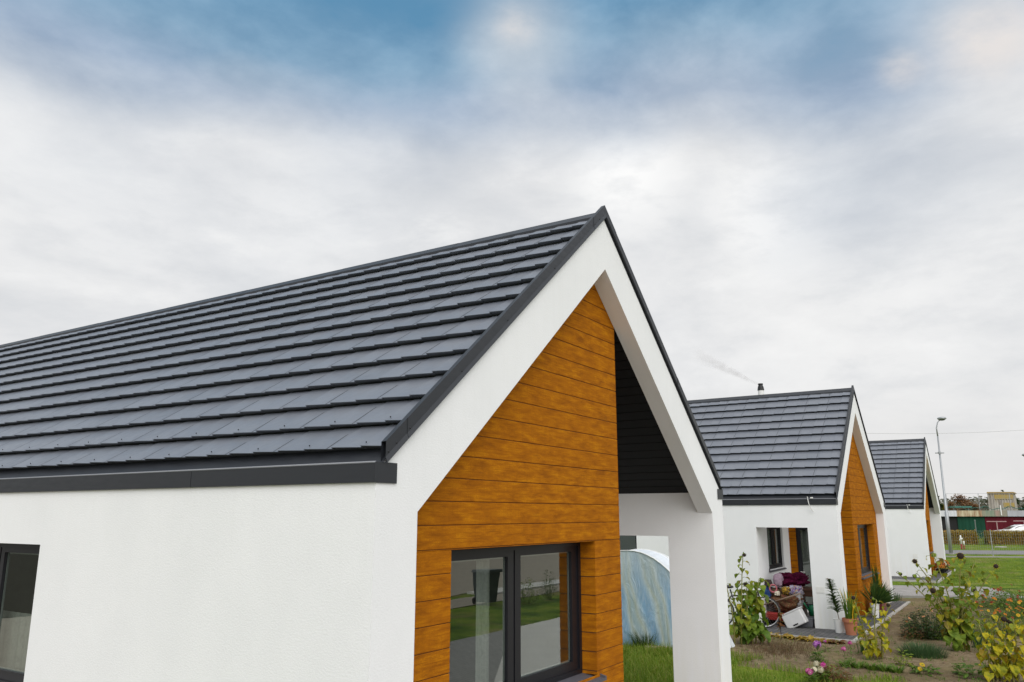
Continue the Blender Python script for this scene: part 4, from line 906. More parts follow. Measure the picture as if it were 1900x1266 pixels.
# dark red trough and the tall white pot stand in front of the clad wall
P0 = Vector((19.75, -.10, .058)); PT = thing('planter_trough', 'dark red trough of dark strap leaves in front of the cladding', 'potted plant', tuple(P0))
rp = flat('dark_red_plastic', (.16, .035, .035, 1), .5); mb = MB()
mb.hexa([(-.36, -.10, 0), (.36, -.10, 0), (.36, .10, 0), (-.36, .10, 0), (-.42, -.13, .34), (.42, -.13, .34), (.42, .13, .34), (-.42, .13, .34)]); mb.hexa([(-.44, -.15, .341), (.44, -.15, .341), (.44, .15, .341), (-.44, .15, .341), (-.44, -.15, .38), (.44, -.15, .38), (.44, .15, .38), (-.44, .15, .38)])
mb.build('trough', rp, PT, bevel=.006)
lf = MB()
for i in range(46):
    blade(lf, (rn.uniform(-.40, -.02), rn.uniform(-.08, .08), .37), rn.uniform(.5, .95), .036, rn.uniform(.03, .22), rn.uniform(0, 6.28), 1 if i % 9 == 0 else 0, 5)
for i in range(8): blade(lf, (rn.uniform(0, .3), rn.uniform(-.08, .08), .37), rn.uniform(.25, .5), .03, .1, rn.uniform(0, 6.28), 1, 5)
lf.build('foliage', [L['dark'], L['yellow']], PT)
P0 = gp(1625, 1146, .058); PT = thing('potted_palm', 'tall white pot with a dense dark green fan of spiky palm leaves', 'potted plant', (P0.x, P0.y, .058))
mb = MB(); mb.lathe([(0, 0), (.075, 0), (.115, .34), (.105, .34), (.10, .30), (0, .30)], n=20); mb.build('pot', M['white'], PT)
lf = MB()
for i in range(190):
    a = rn.uniform(0, 6.283); e = rn.uniform(.15, 1.45); d_ = Vector((math.cos(a)*math.cos(e), math.sin(a)*math.cos(e), math.sin(e)))+FE*.55+Vector((0, 0, .25)); d_.normalize()
    b = Vector((0, 0, .30)); ln = rn.uniform(.42, .74); m_ = b+d_*ln*.6; tip = b+d_*ln+Vector((0, 0, -.06*ln)); s = d_.cross(Vector((0, 0, 1))).normalized()*.016
    lf.add([b-s*.4, b+s*.4, m_+s, tip, m_-s], [(0, 1, 2, 3, 4)], 0)
lf.build('foliage', L['dark'], PT)
for i in range(3):
    lb = ['leftmost pot of orange flowers on the farthest house terrace', 'middle pot of dark and white flowers on the farthest house terrace', 'rightmost pot of salmon flowers on the farthest house terrace'][i]
    PT = thing('flower_pot', lb, 'flower pot', (36.6+i*.85, -.12, .058), 0, 'flower pots on the farthest terrace')
    mb = MB(); mb.lathe([(0, 0), (.14, 0), (.20, .18), (.18, .18), (0, .16)], n=16); mb.build('pot', M['slat'], PT)
    fo = MB()
    for k in range(90):
        v = Vector((rn.gauss(0, 1), rn.gauss(0, 1), abs(rn.gauss(0, .8)))).normalized(); flower(fo, Vector((0, 0, .26))+v*.25*rn.uniform(.8, 1.1), .06, v, 7, 0 if k % 3 else 1, 2, .35, .2, rn)
    fo.build('blooms', [L[['orange', 'rose', 'peach'][i]], L[['red', 'cream', 'orange'][i]], SEED], PT)
    lf = MB()
    for k in range(60):
        a = rn.uniform(0, 6.28); leaf(lf, (.1*math.cos(a), .1*math.sin(a), .26), (math.cos(a), math.sin(a), .4), .2, .05, .4, False, 0, 3, .2, rn)
    lf.build('foliage', L['ygreen'] if i == 2 else L['green'], PT)
# ------------------------------------------------------------------ clutter on the second house's terrace
def lump(name, c, size, mat, seed, amp, label, cat, flatz=.0, parent=None, rotz=0):
    mb = MB(); nu, nv = 56, 34; vs = []; f = []
    for i in range(nv+1):
        t = math.pi*i/nv
        for k in range(nu):
            a = 2*math.pi*k/nu; sg = lambda v, e: math.copysign(abs(v)**e, v)
            v = Vector((sg(math.sin(t), .7)*sg(math.cos(a), .7), sg(math.sin(t), .7)*sg(math.sin(a), .7), -sg(math.cos(t), .75)))
            q = 1+amp*noise.noise(v*1.9+Vector((seed, 0, 0)))+amp*.6*noise.noise(v*4.6+Vector((0, seed, 0)))-amp*.55*abs(noise.noise(v*7.5+Vector((seed, seed, 0))))
            p = Vector((v.x*size[0]*q, v.y*size[1]*q, v.z*size[2]*q)); p.z = max(p.z, -size[2]*.92); vs.append(p)
    for i in range(nv):
        for k in range(nu): f.append((i*nu+k, i*nu+(k+1) % nu, (i+1)*nu+(k+1) % nu, (i+1)*nu+k))
    mb.add(vs, f); o = mb.build(name, mat, parent, c, smooth=True, rotz=rotz)
    if label: tag(o, label, cat)
    return o
def cloth(name, a, b, scale=18, c3=None):
    t = NT(name); o = t.tex(); n = t.noise(o, scale, 4, .6, 1.5); c = t.mix(t.ramp(n, [(.42, 0.0), (.58, 1.0)]), a, b)
    if c3: c = t.mix(t.ramp(t.noise(o, scale*.6, 3, .6, 3), [(.55, 0.0), (.62, 1.0)]), c, c3)
    t.pbr(c, .95, 0, .1, t.bump(t.noise(o, 60, 3), .5, .004)); return t.mat
FL = .058
dw = flat('dark_brown_wood', (.075, .028, .014, 1), .5, 0, .4, .2)
# old table with two drawers: top, legs
tb = thing('wooden_table', 'dark brown wooden table in the cluttered terrace, below the glazed door', 'table', (16.50, .86, FL)); tb.scale = (.72, .72, 1.12)
mb = MB(); mb.box(-.48, -.48, .68, .48, .48, .72); mb.build('tabletop', dw, tb, bevel=.006)
mb = MB(); mb.box(-.43, -.43, .56, .43, .43, .679); mb.build('apron', dw, tb)
for sx in (-1, 1):
    for sy in (-1, 1):
        mb = MB(); mb.hexa([(sx*.41-.02, sy*.41-.02, 0), (sx*.41+.02, sy*.41-.02, 0), (sx*.41+.02, sy*.41+.02, 0), (sx*.41-.02, sy*.41+.02, 0), (sx*.41-.03, sy*.41-.03, .559), (sx*.41+.03, sy*.41-.03, .559), (sx*.41+.03, sy*.41+.03, .559), (sx*.41-.03, sy*.41+.03, .559)]); mb.build('leg', dw, tb)
# chest under the pile
ch = thing('wooden_chest', 'low dark chest under the pile of bags and rugs on the terrace', 'chest', (16.35, 1.45, FL))
mb = MB(); mb.box(-.35, -.38, .0, .35, .36, .42); mb.build('body', flat('dark_chest_wood', (.035, .022, .016, 1), .7), ch, bevel=.01)
mb = MB(); mb.box(-.37, -.40, .421, .37, .38, .455); mb.build('lid', dw, ch, bevel=.006)
lump('rug', (16.02, 1.34, FL+.47), (.28, .34, .20), cloth('patterned_brown_rug', (.12, .035, .022, 1), (.06, .04, .025, 1), 26, (.16, .13, .05, 1)), 3, .34, 'folded brown patterned rug hanging over the chest', 'rug')
lump('bag', (16.25, 1.62, FL+.62), (.26, .26, .16), cloth('grey_brown_bag', (.09, .055, .035, 1), (.13, .08, .055, 1)), 5, .3, 'crumpled grey brown sack on the chest behind the rug', 'sack')
lump('jacket', (16.05, 1.83, FL+.68), (.12, .11, .18), cloth('blue_jacket', (.02, .05, .16, 1), (.035, .08, .22, 1)), 7, .35, 'crumpled blue jacket at the left of the clutter pile', 'jacket')
hat = thing('hat', 'dark brimmed hat topping the left of the clutter pile', 'hat', (16.1, 1.80, FL+.86)); hm = flat('dark_felt', (.035, .022, .020, 1), .95)
mb = MB(); mb.lathe([(.0, .13), (.07, .125), (.095, .08), (.10, .0)], n=18); mb.build('crown', hm, hat, smooth=True)
mb = MB(); mb.lathe([(.10, .0), (.17, -.012), (.172, -.004), (.10, .008)], n=22); mb.build('brim', hm, hat, smooth=True)
mb = MB(); mb.torus((0, 0, 0), .085, .018, (.54, -.84, 0), (.1, .05, 1), 24, 8); tag(mb.build('hoop_toy', flat('pink_plastic', (.36, .09, .11, 1), .5), None, (15.92, 1.64, FL+.80), smooth=True), 'small pink plastic ring beside the dark hat', 'ring')
lump('blanket', (16.45, 1.30, FL+.98), (.30, .34, .16), cloth('burgundy_blanket', (.045, .003, .014, 1), (.085, .006, .032, 1), 9), 9, .42, 'burgundy blanket bundled on top of the clutter pile', 'blanket')
lump('pillow', (16.22, 1.58, FL+.96), (.13, .12, .17), cloth('lilac_cloth', (.30, .21, .27, 1), (.36, .27, .33, 1)), 11, .15, 'pale lilac pillow leaning on the left of the burgundy blanket', 'pillow')
lump('toy_bag', (16.12, 1.15, FL+.76), (.17, .16, .12), cloth('white_and_purple_bag', (.50, .50, .52, 1), (.10, .05, .22, 1), 14, (.55, .25, .03, 1)), 13, .3, 'white and purple plastic bag under the burgundy blanket', 'bag')
lump('toy_bag', (16.02, 1.36, FL+.75), (.12, .10, .09), cloth('yellow_and_black_bag', (.05, .04, .04, 1), (.50, .30, .03, 1), 20), 17, .35, 'black and yellow bag left of the white and purple one', 'bag')
lump('toy_bag', (16.02, 1.10, FL+.52), (.13, .11, .20), cloth('grey_plastic_bag', (.20, .20, .21, 1), (.36, .34, .33, 1), 16), 19, .3, 'grey crumpled plastic bag hanging by the right end of the rug', 'bag')
lump('cushion', (15.93, 1.55, FL+.69), (.07, .06, .05), cloth('cream_cloth', (.55, .50, .40, 1), (.60, .55, .45, 1)), 23, .3, 'tiny cream cloth bundle lying on the sack', 'cloth')
mb = MB(); mb.tube([(15.75, 1.85, FL+.43), (15.68, .95, FL+.74)], .016, 8); tag(mb.build('stick', flat('worn_stick', (.20, .14, .10, 1), .8), smooth=True), 'long wooden handle lying slanted across the clutter pile', 'tool handle')
# red toy cart
ct = thing('toy_cart', 'red plastic toy cart on the terrace floor behind the bicycle wheel', 'toy cart', (15.85, 1.52, FL), rad(90)); rd = flat('red_plastic', (.30, .025, .022, 1), .45)
mb = MB(); mb.hexa([(-.38, -.16, .10), (.38, -.16, .10), (.38, .16, .10), (-.38, .16, .10), (-.44, -.2, .26), (.44, -.2, .26), (.44, .2, .26), (-.44, .2, .26)]); mb.build('tray', rd, ct, bevel=.015)
for sx in (-.26, .26):
    for sy in (-.2, .2):
        mb = MB(); mb.torus((sx, sy, .085), .06, .025, (1, 0, 0), (0, 0, 1), 18, 6); mb.ball((sx, sy, .085), .04); mb.build('wheel', M['slat'], ct, smooth=True)
# white plastic box leaning on a grey one
gb = thing('grey_crate', 'dark grey plastic crate under the tilted white box', 'crate', (15.80, .93, FL)); mb = MB(); gm_ = flat('grey_plastic', (.11, .115, .13, 1), .5)
mb.hexa([(-.16, -.20, 0), (.16, -.20, 0), (.16, .2, 0), (-.16, .2, 0), (-.18, -.22, .19), (.18, -.22, .19), (.18, .22, .19), (-.18, .22, .19)]); mb.build('tub', gm_, gb, bevel=.01)
mb = MB(); mb.box(-.19, -.23, .191, .19, .23, .205); mb.build('rim', gm_, gb)
wb = thing('white_box', 'white plastic box tilted on its side against the terrace pillar', 'box', (15.50, 1.06, FL)); wb.rotation_euler = (rad(-26), 0, 0)
wm = flat('scuffed_white_plastic', (.62, .62, .62, 1), .4, 0, .4, .12, 7)
mb = MB(); mb.box(-.14, -.30, .01, .14, .16, .34); mb.build('body', wm, wb, bevel=.025)
mb = MB(); mb.box(-.15, -.315, .335, .15, .175, .365); mb.build('lid', wm, wb, bevel=.01)
mb = MB(); mb.box(-.146, -.12, .045, -.138, -.0, .075); mb.build('handle', M['slat'], wb, bevel=.004)
gc = thing('watering_can', 'green plastic watering can by the terrace pillar', 'watering can', (16.15, .80, FL+.206)); gg = flat('green_plastic', (.01, .17, .07, 1), .4)
mb = MB(); mb.lathe([(0, 0), (.10, 0), (.11, .2), (.08, .24), (0, .24)], n=18); mb.build('tank', gg, gc, smooth=True)
mb = MB(); mb.tube([(-.09, .05, .08), (-.16, .12, .22), (-.2, .16, .30)], [.02, .014, .02], 8); mb.build('spout', gg, gc, smooth=True)
mb = MB(); mb.tube([(.0, .0, .235), (.03, -.06, .34), (.06, -.12, .26), (.06, -.11, .1)], .012, 8); mb.build('handle', gg, gc, smooth=True)
# bicycle parked across the apron
BK = thing('bicycle', 'black bicycle parked in front of the clutter, half behind the green sunflower', 'bicycle', (14.98, 1.70, FL))
ex = Vector((.46, -.888, 0)); ez = Vector((0, 0, 1)); rw = .345; blk = flat('black_paint', (.012, .012, .014, 1), .35, 0, .5); tyr = flat('tyre_rubber', (.03, .03, .032, 1), .8); alu = flat('aluminium', (.55, .55, .56, 1), .35, 1)
for k, sx in ((0, .10), (1, -.93)):
    c = ex*sx+ez*rw; wo = MB(); wo.torus(c, rw-.017, .017, ex, ez, 40, 8); wh = wo.build('wheel', tyr, BK, smooth=True)
    m2 = MB(); m2.torus(c, rw-.038, .009, ex, ez, 40, 6); m2.build('rim', alu, wh, smooth=True)
    m3 = MB()
    for q in range(28):
        a = 2*math.pi*q/28; m3.tube([c+(ex*math.cos(a+.5)+ez*math.sin(a+.5))*.025, c+(ex*math.cos(a)+ez*math.sin(a))*(rw-.04)], .0012, 3, 0, False)
    m3.ball(c, .03); m3.build('spokes', alu, wh)
    m4 = MB()
    pr = [(c+(ex*math.cos(a)+ez*math.sin(a))*(rw+.02)) for a in [rad(20+i*10) for i in range(15)]]
    side = ex.cross(ez)*.025
    for i in range(len(pr)-1): m4.quad(pr[i]-side, pr[i]+side, pr[i+1]+side, pr[i+1]-side)
    m4.build('mudguard', alu, BK, smooth=True)
bp = lambda x, z: ex*x+ez*z
mb = MB()
for pts in ([bp(.10, rw), bp(-.02, .72), bp(-.05, .84)], [bp(-.04, .80), bp(-.50, .30)], [bp(-.03, .72), bp(-.60, .70)], [bp(-.50, .28), bp(-.66, .84)], [bp(-.50, .28), bp(-.93, rw)], [bp(-.62, .72), bp(-.93, rw)]): mb.tube(pts, .017, 8)
mb.build('frame', blk, BK, smooth=True)
sd = ex.cross(ez); mb = MB(); mb.tube([bp(-.05, .84), bp(-.05, .98)], .012, 6); mb.tube([bp(-.2, .98)-sd*.28, bp(-.08, 1.0)-sd*.22, bp(-.05, .98), bp(-.08, 1.0)+sd*.22, bp(-.2, .98)+sd*.28], .012, 8); mb.build('handlebar', alu, BK, smooth=True)
mb = MB(); mb.ball(bp(-.70, .90), (.12, .13, .04)); mb.build('saddle', blk, BK, smooth=True)
mb = MB(); mb.torus(bp(-.50, .29), .09, .006, ex, ez, 24, 5); mb.tube([bp(-.50, .29)+sd*.06, bp(-.42, .15)+sd*.08, bp(-.42, .15)+sd*.16], .01, 6); mb.build('crank', alu, BK)
mb = MB(); p = gp(1450, 1190); mb.tube([(p.x, p.y, 0), (p.x+.01, p.y, .62)], .008, 6)
sk = mb.build('garden_stake', flat('dark_stake', (.03, .028, .03, 1), .6)); tag(sk, 'thin dark stake with a rusty withered shoot, stuck between the hostas', 'garden stake')
lf = MB()
for i in range(26): leaf(lf, (p.x, p.y+rn.uniform(-.02, .02), rn.uniform(.25, .58)), (rn.uniform(-1, 1), rn.uniform(-1, 1), rn.uniform(-.6, .3)), .10, .05, .5, False, 0, 3, .3, rn)
lf.build('withered_leaves', L['rust'], sk)
# ------------------------------------------------------------------ things that only show as reflections in the nearest window
wbn = thing('wheelie_bin', 'dark grey wheeled rubbish bin on the sandy yard, mirrored in the nearest window', 'wheelie bin', (16.0, -9.15, 0), rad(10)); bm_ = flat('bin_plastic', (.03, .042, .045, 1), .45)
mb = MB(); mb.hexa([(-.22, -.25, .08), (.22, -.25, .08), (.22, .22, .08), (-.22, .22, .08), (-.28, -.33, .92), (.28, -.33, .92), (.28, .30, .92), (-.28, .30, .92)]); mb.build('body', bm_, wbn, bevel=.02)
mb = MB(); mb.hexa([(-.31, -.36, .925), (.31, -.36, .925), (.31, .36, .925), (-.31, .36, .925), (-.28, -.32, 1.0), (.28, -.32, 1.0), (.28, .36, 1.02), (-.28, .36, 1.02)]); mb.build('lid', bm_, wbn, bevel=.01)
for sx in (-.24, .24):
    mb = MB(); mb.torus((sx, -.26, .10), .075, .025, (0, 1, 0), (0, 0, 1), 20, 6); mb.ball((sx, -.26, .1), .05); mb.build('wheel', M['slat'], wbn, smooth=True)
bush('garden_shrub', 0, 0, .8, .75, 220, L['ygreen'], .09, .05, 'yellow green shrub on the far lawn edge, mirrored in the nearest window', 'shrub', 95, loc=(17.0, -8.35, 0))
bush('garden_shrub', 0, 0, .5, .95, 200, L['dark'], .09, .03, 'slim dark shrub on the far lawn edge, mirrored in the nearest window', 'shrub', 96, loc=(18.3, -8.35, 0), rise=1.0)
# ------------------------------------------------------------------ across the green
galv = flat('galvanised_steel', (.36, .375, .39, 1), .5, .6, .5, .1); thin = flat('thin_grey_wire', (.30, .31, .31, 1), .6)
def lamp(s, D, h, label, ax, aimx):
    b = far(D, s, 0); R_ = thing('street_lamp', label, 'street lamp', tuple(b), 0, 'street lamps by the road')
    mb = MB(); mb.tube([(0, 0, 0), (0, 0, 2.75), (0, 0, 2.80), (0, 0, h-1.2)], [.115, .115, .075, .05], 12); mb.build('pole', galv, R_, smooth=True)
    mb = MB(); e = FE*ax; mb.tube([Vector((0, 0, h-1.2)), Vector((0, 0, h-.65))-e*.03, e*.10+Vector((0, 0, h-.28)), e*.34+Vector((0, 0, h-.06))], [.05, .04, .035, .032], 10); mb.build('arm', galv, R_, smooth=True)
    mb = MB(); mb.ball(e*.48+Vector((0, 0, h)), (.30, .30, .11), 0, 8); mb.build('lamp_head', galv, R_, smooth=True)
    mb = MB(); mb.ball(e*.48+Vector((0, 0, h-.06)), (.22, .22, .09), 0, 8); mb.build('lens', flat('lamp_lens', (.10, .10, .10, 1), .3), R_, smooth=True)
    mb = MB(); mb.tube([-FE*.28+Vector((0, 0, 6.66)), FE*.28+Vector((0, 0, 6.66))], .035, 6); mb.tube([(0, 0, 6.60), (0, 0, 6.74)], .10, 10); mb.build('bracket', galv, R_)
    mb = MB(); mb.tube([(0, 0, .0), (0, 0, .06)], .19, 12); mb.build('base', M['concrete'], R_)
DL = 58.6
lamp(fs(1757, DL), DL, 9.0, 'tall grey street lamp standing right of the farthest house', .8, 0)
lamp(fs(1933, 66), 66, 6.95, 'street lamp at the right edge with only its head in the picture', -1.0, 0)
# wire fence on the kerb strip
DF = 55.0; fh = 1.58
FN_ = thing('wire_fence', 'see-through wire mesh fence with grey posts along the concrete kerb', 'fence', tuple(far(DF, 0, 0)))
base = far(DF, 0, 0); s0, s1 = fs(1640, DF), fs(1990, DF)
for x in (1834,): pass
posts = [fs(1834, DF)+k*2.55*1.0 for k in (-3, -2, -1, 0, 1, 2)]
posts = [fs(1834, DF)+k*4.6 for k in (-1, 0, 1)]
for sp in posts:
    mb = MB(); q = FE*sp; mb.tube([q, q+Vector((0, 0, fh+.08))], .028, 8)
    for zz in (.45, .9, 1.35): mb.box(q.x-.045, q.y-.045, zz, q.x+.045, q.y+.045, zz+.05)
    mb.build('fence_post', galv, FN_)
mb = MB()
s = s0
while s < s1: mb.tube([FE*s+Vector((0, 0, .16)), FE*s+Vector((0, 0, fh))], .005, 3, 0, False); s += .13
for k in range(8): mb.tube([FE*s0+Vector((0, 0, .2+k*.197)), FE*s1+Vector((0, 0, .2+k*.197))], .0038, 3, 0, False)
mb.build('wire_mesh', thin, FN_)
# white and red post hydrant
HD = thing('hydrant', 'white and red post hydrant on the verge before the hedge', 'hydrant', tuple(far(67.3, fs(1778, 67.3), 0))); HD.scale = (.68, .68, .84); whp = flat('white_paint', (.78, .78, .76, 1), .5); rdp = flat('dull_red_paint', (.28, .04, .03, 1), .6)
mb = MB(); mb.lathe([(.0, 1.22), (.07, 1.2), (.09, 1.12), (.075, 1.02), (.12, .98), (.12, .86), (.085, .84), (.10, .45), (0, .45)], n=14); mb.ball(tuple(FE*.12+Vector((0, 0, .92))), .08); mb.ball(tuple(FE*-.12+Vector((0, 0, .80))), .07); mb.build('body', whp, HD, smooth=True)
mb = MB(); mb.tube([(0, 0, 0), (0, 0, .45)], .11, 12); mb.build('base', rdp, HD)
H2_ = MB(); H2_.lathe([(0, .72), (.08, .7), (.1, .62), (.08, .35), (0, .35)], tuple(FE*.27), 12); H2_.build('side_outlet', whp, HD, smooth=True)
mb = MB(); mb.tube([FE*.27, FE*.27+Vector((0, 0, .35))], .075, 10); mb.build('side_base', rdp, HD)
mb = MB(); c = far(71.5, fs(1850, 71.5), 0); mb.lathe([(0, .06), (.40, .06), (.43, 0)], tuple(c), 24); tag(mb.build('manhole_ring', M['concrete']), 'pale round concrete cover lying flat in the far verge', 'manhole cover')
# beech hedge in two lengths
def hedge(sa, sb, label, seed, D=78.0, h=1.22, dp=1.1):
    rn = random.Random(seed); mb = MB(); n = int((sb-sa)*620)
    for i in range(n):
        s = rn.uniform(sa, sb); d_ = rn.uniform(-.5, .5)*dp; z = rn.uniform(.02, h)*(1-.05*abs(noise.noise(Vector((s*.9, 0, seed)))))
        if abs(d_) < .3*dp and z < h*.85: d_ = -dp*.5+rn.uniform(0, .15)
        p = far(D+d_+.12*noise.noise(Vector((s*.7, z*2, 0))), s, z)
        a = rn.uniform(0, 6.28); leaf(mb, p, (math.cos(a), math.sin(a), rn.uniform(-.8, .8)), rn.uniform(.09, .17), .085, .3, False, 0, 2, .2, rn)
    R_ = thing('hedge', label, 'hedge', tuple(far(D, sa, 0)), 0, 'clipped hedge lengths before the barn')
    o = mb.build('foliage', L['hedge'], R_); o.location = -R_.location
    mb = MB(); q = lambda d_, s, z: far(D+d_, s, z)
    mb.hexa([q(-.42*dp, sa, 0), q(-.42*dp, sb, 0), q(.42*dp, sb, 0), q(.42*dp, sa, 0), q(-.36*dp, sa+.05, h*.93), q(-.36*dp, sb-.05, h*.93), q(.36*dp, sb-.05, h*.93), q(.36*dp, sa+.05, h*.93)])
    o = mb.build('branches', flat('hedge_twigs', (.17, .125, .03, 1), .95, 0, .1, .5, 3), R_); o.location = -R_.location
DH = 78.0
hedge(fs(1690, DH), fs(1806, DH), 'left length of the clipped orange brown hedge before the barn', 1)
hedge(fs(1824, DH), fs(1960, DH), 'right length of the clipped orange brown hedge, in front of the car', 2)
bush('hedge_shrub', 0, 0, 1.3, .95, 260, L['ygreen'], .14, .09, 'thin pale shrub filling the gap between the two hedge lengths', 'shrub', 97, loc=tuple(far(DH+.2, fs(1815, DH), 0)))
# low barn with coloured doors
DB = 95.0; BR = thing('barn', 'long low barn with green and dark red doors and a patched roof edge', 'barn', tuple(far(DB, 0, 0))); bo = far(DB, 0, 0)
def blq(name, xa, xb, z0, z1, d0, d1, mat, par=BR, bevel=0):
    sa, sb = fs(xa, DB), fs(xb, DB); mb = MB(); q = lambda d_, s, z: far(DB+d_, s, z)-bo
    mb.hexa([q(d0, sa, z0), q(d0, sb, z0), q(d1, sb, z0), q(d1, sa, z0), q(d0, sa, z1), q(d0, sb, z1), q(d1, sb, z1), q(d1, sa, z1)]); return mb.build(name, mat, par, bevel=bevel)
def panel(name, a, b, sc=(1, 1, 1)):
    t = NT(name); o = t.tex(); n = t.noise(t.mapping(o, (1.2, 1.2, .25)), 1.6, 5, .7); c = t.mix(t.ramp(n, [(.4, 0.0), (.62, 1.0)]), a, b); w = t.n('TexWave'); t.l(t.mapping(o, (1, 1, 0)), w.inputs[0]); w.inputs['Scale'].default_value = 2.2
    t.pbr(c, .85, 0, .2, t.bump(w.outputs[1], .4, .05)); return t.mat
zt_, zb_ = fz(1820, 947.5, DB), fz(1820, 958.5, DB)
blq('wall', 1700, 1990, 0, zt_-.15, .4, 9, flat('black_barn_wall', (.012, .012, .013, 1), .9))
blq('roof', 1700, 1990, zt_-.10, zt_-.04, .2, 9.3, flat('grey_roof_sheet', (.12, .12, .12, 1), .9))
blq('door', 1778, 1828.5, 0, zb_-.05, .30, .39, panel('green_door_sheet', (.008, .048, .028, 1), (.011, .062, .038, 1)))
blq('door', 1829, 1900, 0, zb_-.05, .28, .39, panel('dark_red_door_sheet', (.085, .007, .014, 1), (.11, .010, .02, 1)))
blq('door', 1901, 1985, 0, zb_-.05, .30, .39, panel('dark_red_door_sheet', (.075, .007, .014, 1), (.10, .010, .02, 1)))
for xa, xb, a, b in ((1700, 1776, (.55, .56, .60, 1), (.62, .62, .66, 1)), (1776.3, 1823, (.52, .46, .32, 1), (.24, .12, .06, 1)), (1823.3, 1846, (.20, .25, .19, 1), (.30, .27, .20, 1)), (1846.3, 1870, (.24, .25, .20, 1), (.33, .24, .20, 1)), (1870.3, 1990, (.42, .43, .47, 1), (.34, .34, .37, 1))):
    blq('roof_edge_panel', xa, xb, zb_, zt_, 0, .18, panel('weathered_panel', a, b))
blq('downpipe', 1857.5, 1859.3, zb_+.1, zt_+.55, -.08, -.02, M['white'])
# T posts by the barn and a dark pole
for k, (x, y, wpx, lb) in enumerate(((1848, 968, 15, 'left pale T-shaped washing-line post in front of the dark red door'), (1899, 967, 16, 'right pale T-shaped washing-line post behind the car'))):
    D_ = 90.0; R_ = thing('washing_post', lb, 'washing-line post', tuple(far(D_, fs(x, D_), 0)), 0, 'washing-line posts'); z = fz(x, y, D_); hw = wpx*D_/F_PX; pm = flat('faded_pink_steel', (.34, .22, .22, 1), .7)
    mb = MB(); mb.tube([(0, 0, 0), (0, 0, z-.05)], .055, 8); mb.build('post', pm, R_)
    mb = MB(); mb.tube([FE*-hw+Vector((0, 0, z)), FE*hw+Vector((0, 0, z))], .045, 8); mb.build('crossbar', pm, R_)
mb = MB(); D_ = 86.0; q = far(D_, fs(1808, D_), 0); mb.tube([q, q+Vector((0, 0, fz(1808, 966, D_)))], .05, 8); mb.ball(tuple(q+Vector((0, 0, fz(1808, 966, D_)))), .07); tag(mb.build('metal_post', flat('grey_green_post', (.14, .16, .155, 1), .6)), 'single slim grey post in front of the green barn door', 'post')
# white car behind the hedge
DC = 90.5; CA = thing('parked_car', 'white car parked behind the hedge with only its roof and bonnet showing', 'car', tuple(far(DC, fs(1851, DC)+1.75, 0)), math.atan2(FE.y, FE.x)); CA.scale = (1.08, 1.08, 1.08); paint = flat('white_car_paint', (.80, .80, .82, 1), .25, 0, .5, .02); gl_ = flat('car_glass', (.012, .016, .018, 1), .06, 0, .6, .02)
prof = [(-2.05, .42), (-2.1, .70), (-1.95, .86), (-1.0, 1.0), (-.45, 1.28), (.0, 1.43), (.55, 1.45), (1.15, 1.36), (1.75, 1.10), (2.05, 1.02), (2.12, .75), (2.08, .40)]
mb = MB(); secs = []
for wy in (-.86, -.80, -.66, 0, .66, .80, .86):
    k = 1 if abs(wy) < .7 else (.985 if abs(wy) < .83 else .0)
    secs.append([(x*(1 if abs(wy) < .82 else .985), wy, (z if z < 1.01 else (1.0+(z-1.0)*(1 if abs(wy) < .7 else (.55 if abs(wy) < .82 else .0))))) for x, z in prof])
n = len(prof)
for a, b in zip(secs[:-1], secs[1:]):
    mb.add(a+b, [(i, i+1, n+i+1, n+i) for i in range(n-1)]+[(n-1, 0, n, 2*n-1)])
mb.add(secs[0], [tuple(range(n))]); mb.add(secs[-1], [tuple(range(n-1, -1, -1))]); bd = mb.build('body', paint, CA, smooth=True, fix=True)
for sy in (-1, 1):
    mb = MB(); pts = [(-.78, 1.03), (-.30, 1.27), (.25, 1.38), (.75, 1.36), (1.25, 1.22), (1.45, 1.08), (.2, 1.03)]
    mb.add([(x, sy*(.842-.30*(z-1.03)), z) for x, z in pts], [tuple(range(7))]); mb.build('window', gl_, CA)
    for wx in (-1.28, 1.28):
        mb = MB(); mb.torus((wx, sy*.78, .32), .23, .09, (1, 0, 0), (0, 0, 1), 24, 8); wh = mb.build('wheel', tyr, CA, smooth=True)
        mb = MB(); mb.ball((wx, sy*.80, .32), (.2, .05, .2)); mb.build('rim', alu, wh, smooth=True)
mb = MB(); mb.quad((-.98, -.6, 1.015), (-.98, .6, 1.015), (-.42, .58, 1.31), (-.42, -.58, 1.31)); mb.build('windscreen', gl_, CA)
for sy in (-.6, .6):
    mb = MB(); mb.ball((-2.02, sy, .72), (.08, .16, .07)); mb.build('headlight', gl_, CA, smooth=True)
# old ribbed building with lichen
DT = 150.0; bo2 = far(DT, 0, 0); TW = thing('ribbed_building', 'weathered grey ribbed building with ochre lichen patches above the barn', 'building', tuple(bo2))
def mk_ribbed():
    t = NT('ribbed_cement_sheet'); o = t.tex(); z = t.n('SeparateXYZ'); t.l(o, z.inputs[0]); n = t.noise(t.mapping(o, (1.5, 1.5, .12)), 1.2, 4, .7)
    c = t.mix(t.ramp(n, [(.35, 0.0), (.65, 1.0)]), (.22, .19, .175, 1), (.52, .48, .45, 1)); c = t.mix(t.ramp(t.noise(o, .8, 4, .6), [(.55, 0.0), (.7, .4)]), c, (.30, .22, .10, 1))
    w = t.n('TexWave'); t.l(t.mapping(o, (1, 1, 0)), w.inputs[0]); w.inputs['Scale'].default_value = .9; t.pbr(c, .95, 0, .1, t.bump(w.outputs[1], .6, .12)); return t.mat
sa, sb = fs(1836, DT), fs(1888, DT); zt2 = fz(1860, 913, DT); mb = MB(); q = lambda d_, s, z: far(DT+d_, s+d_*.47, z)-bo2
rib = mk_ribbed()
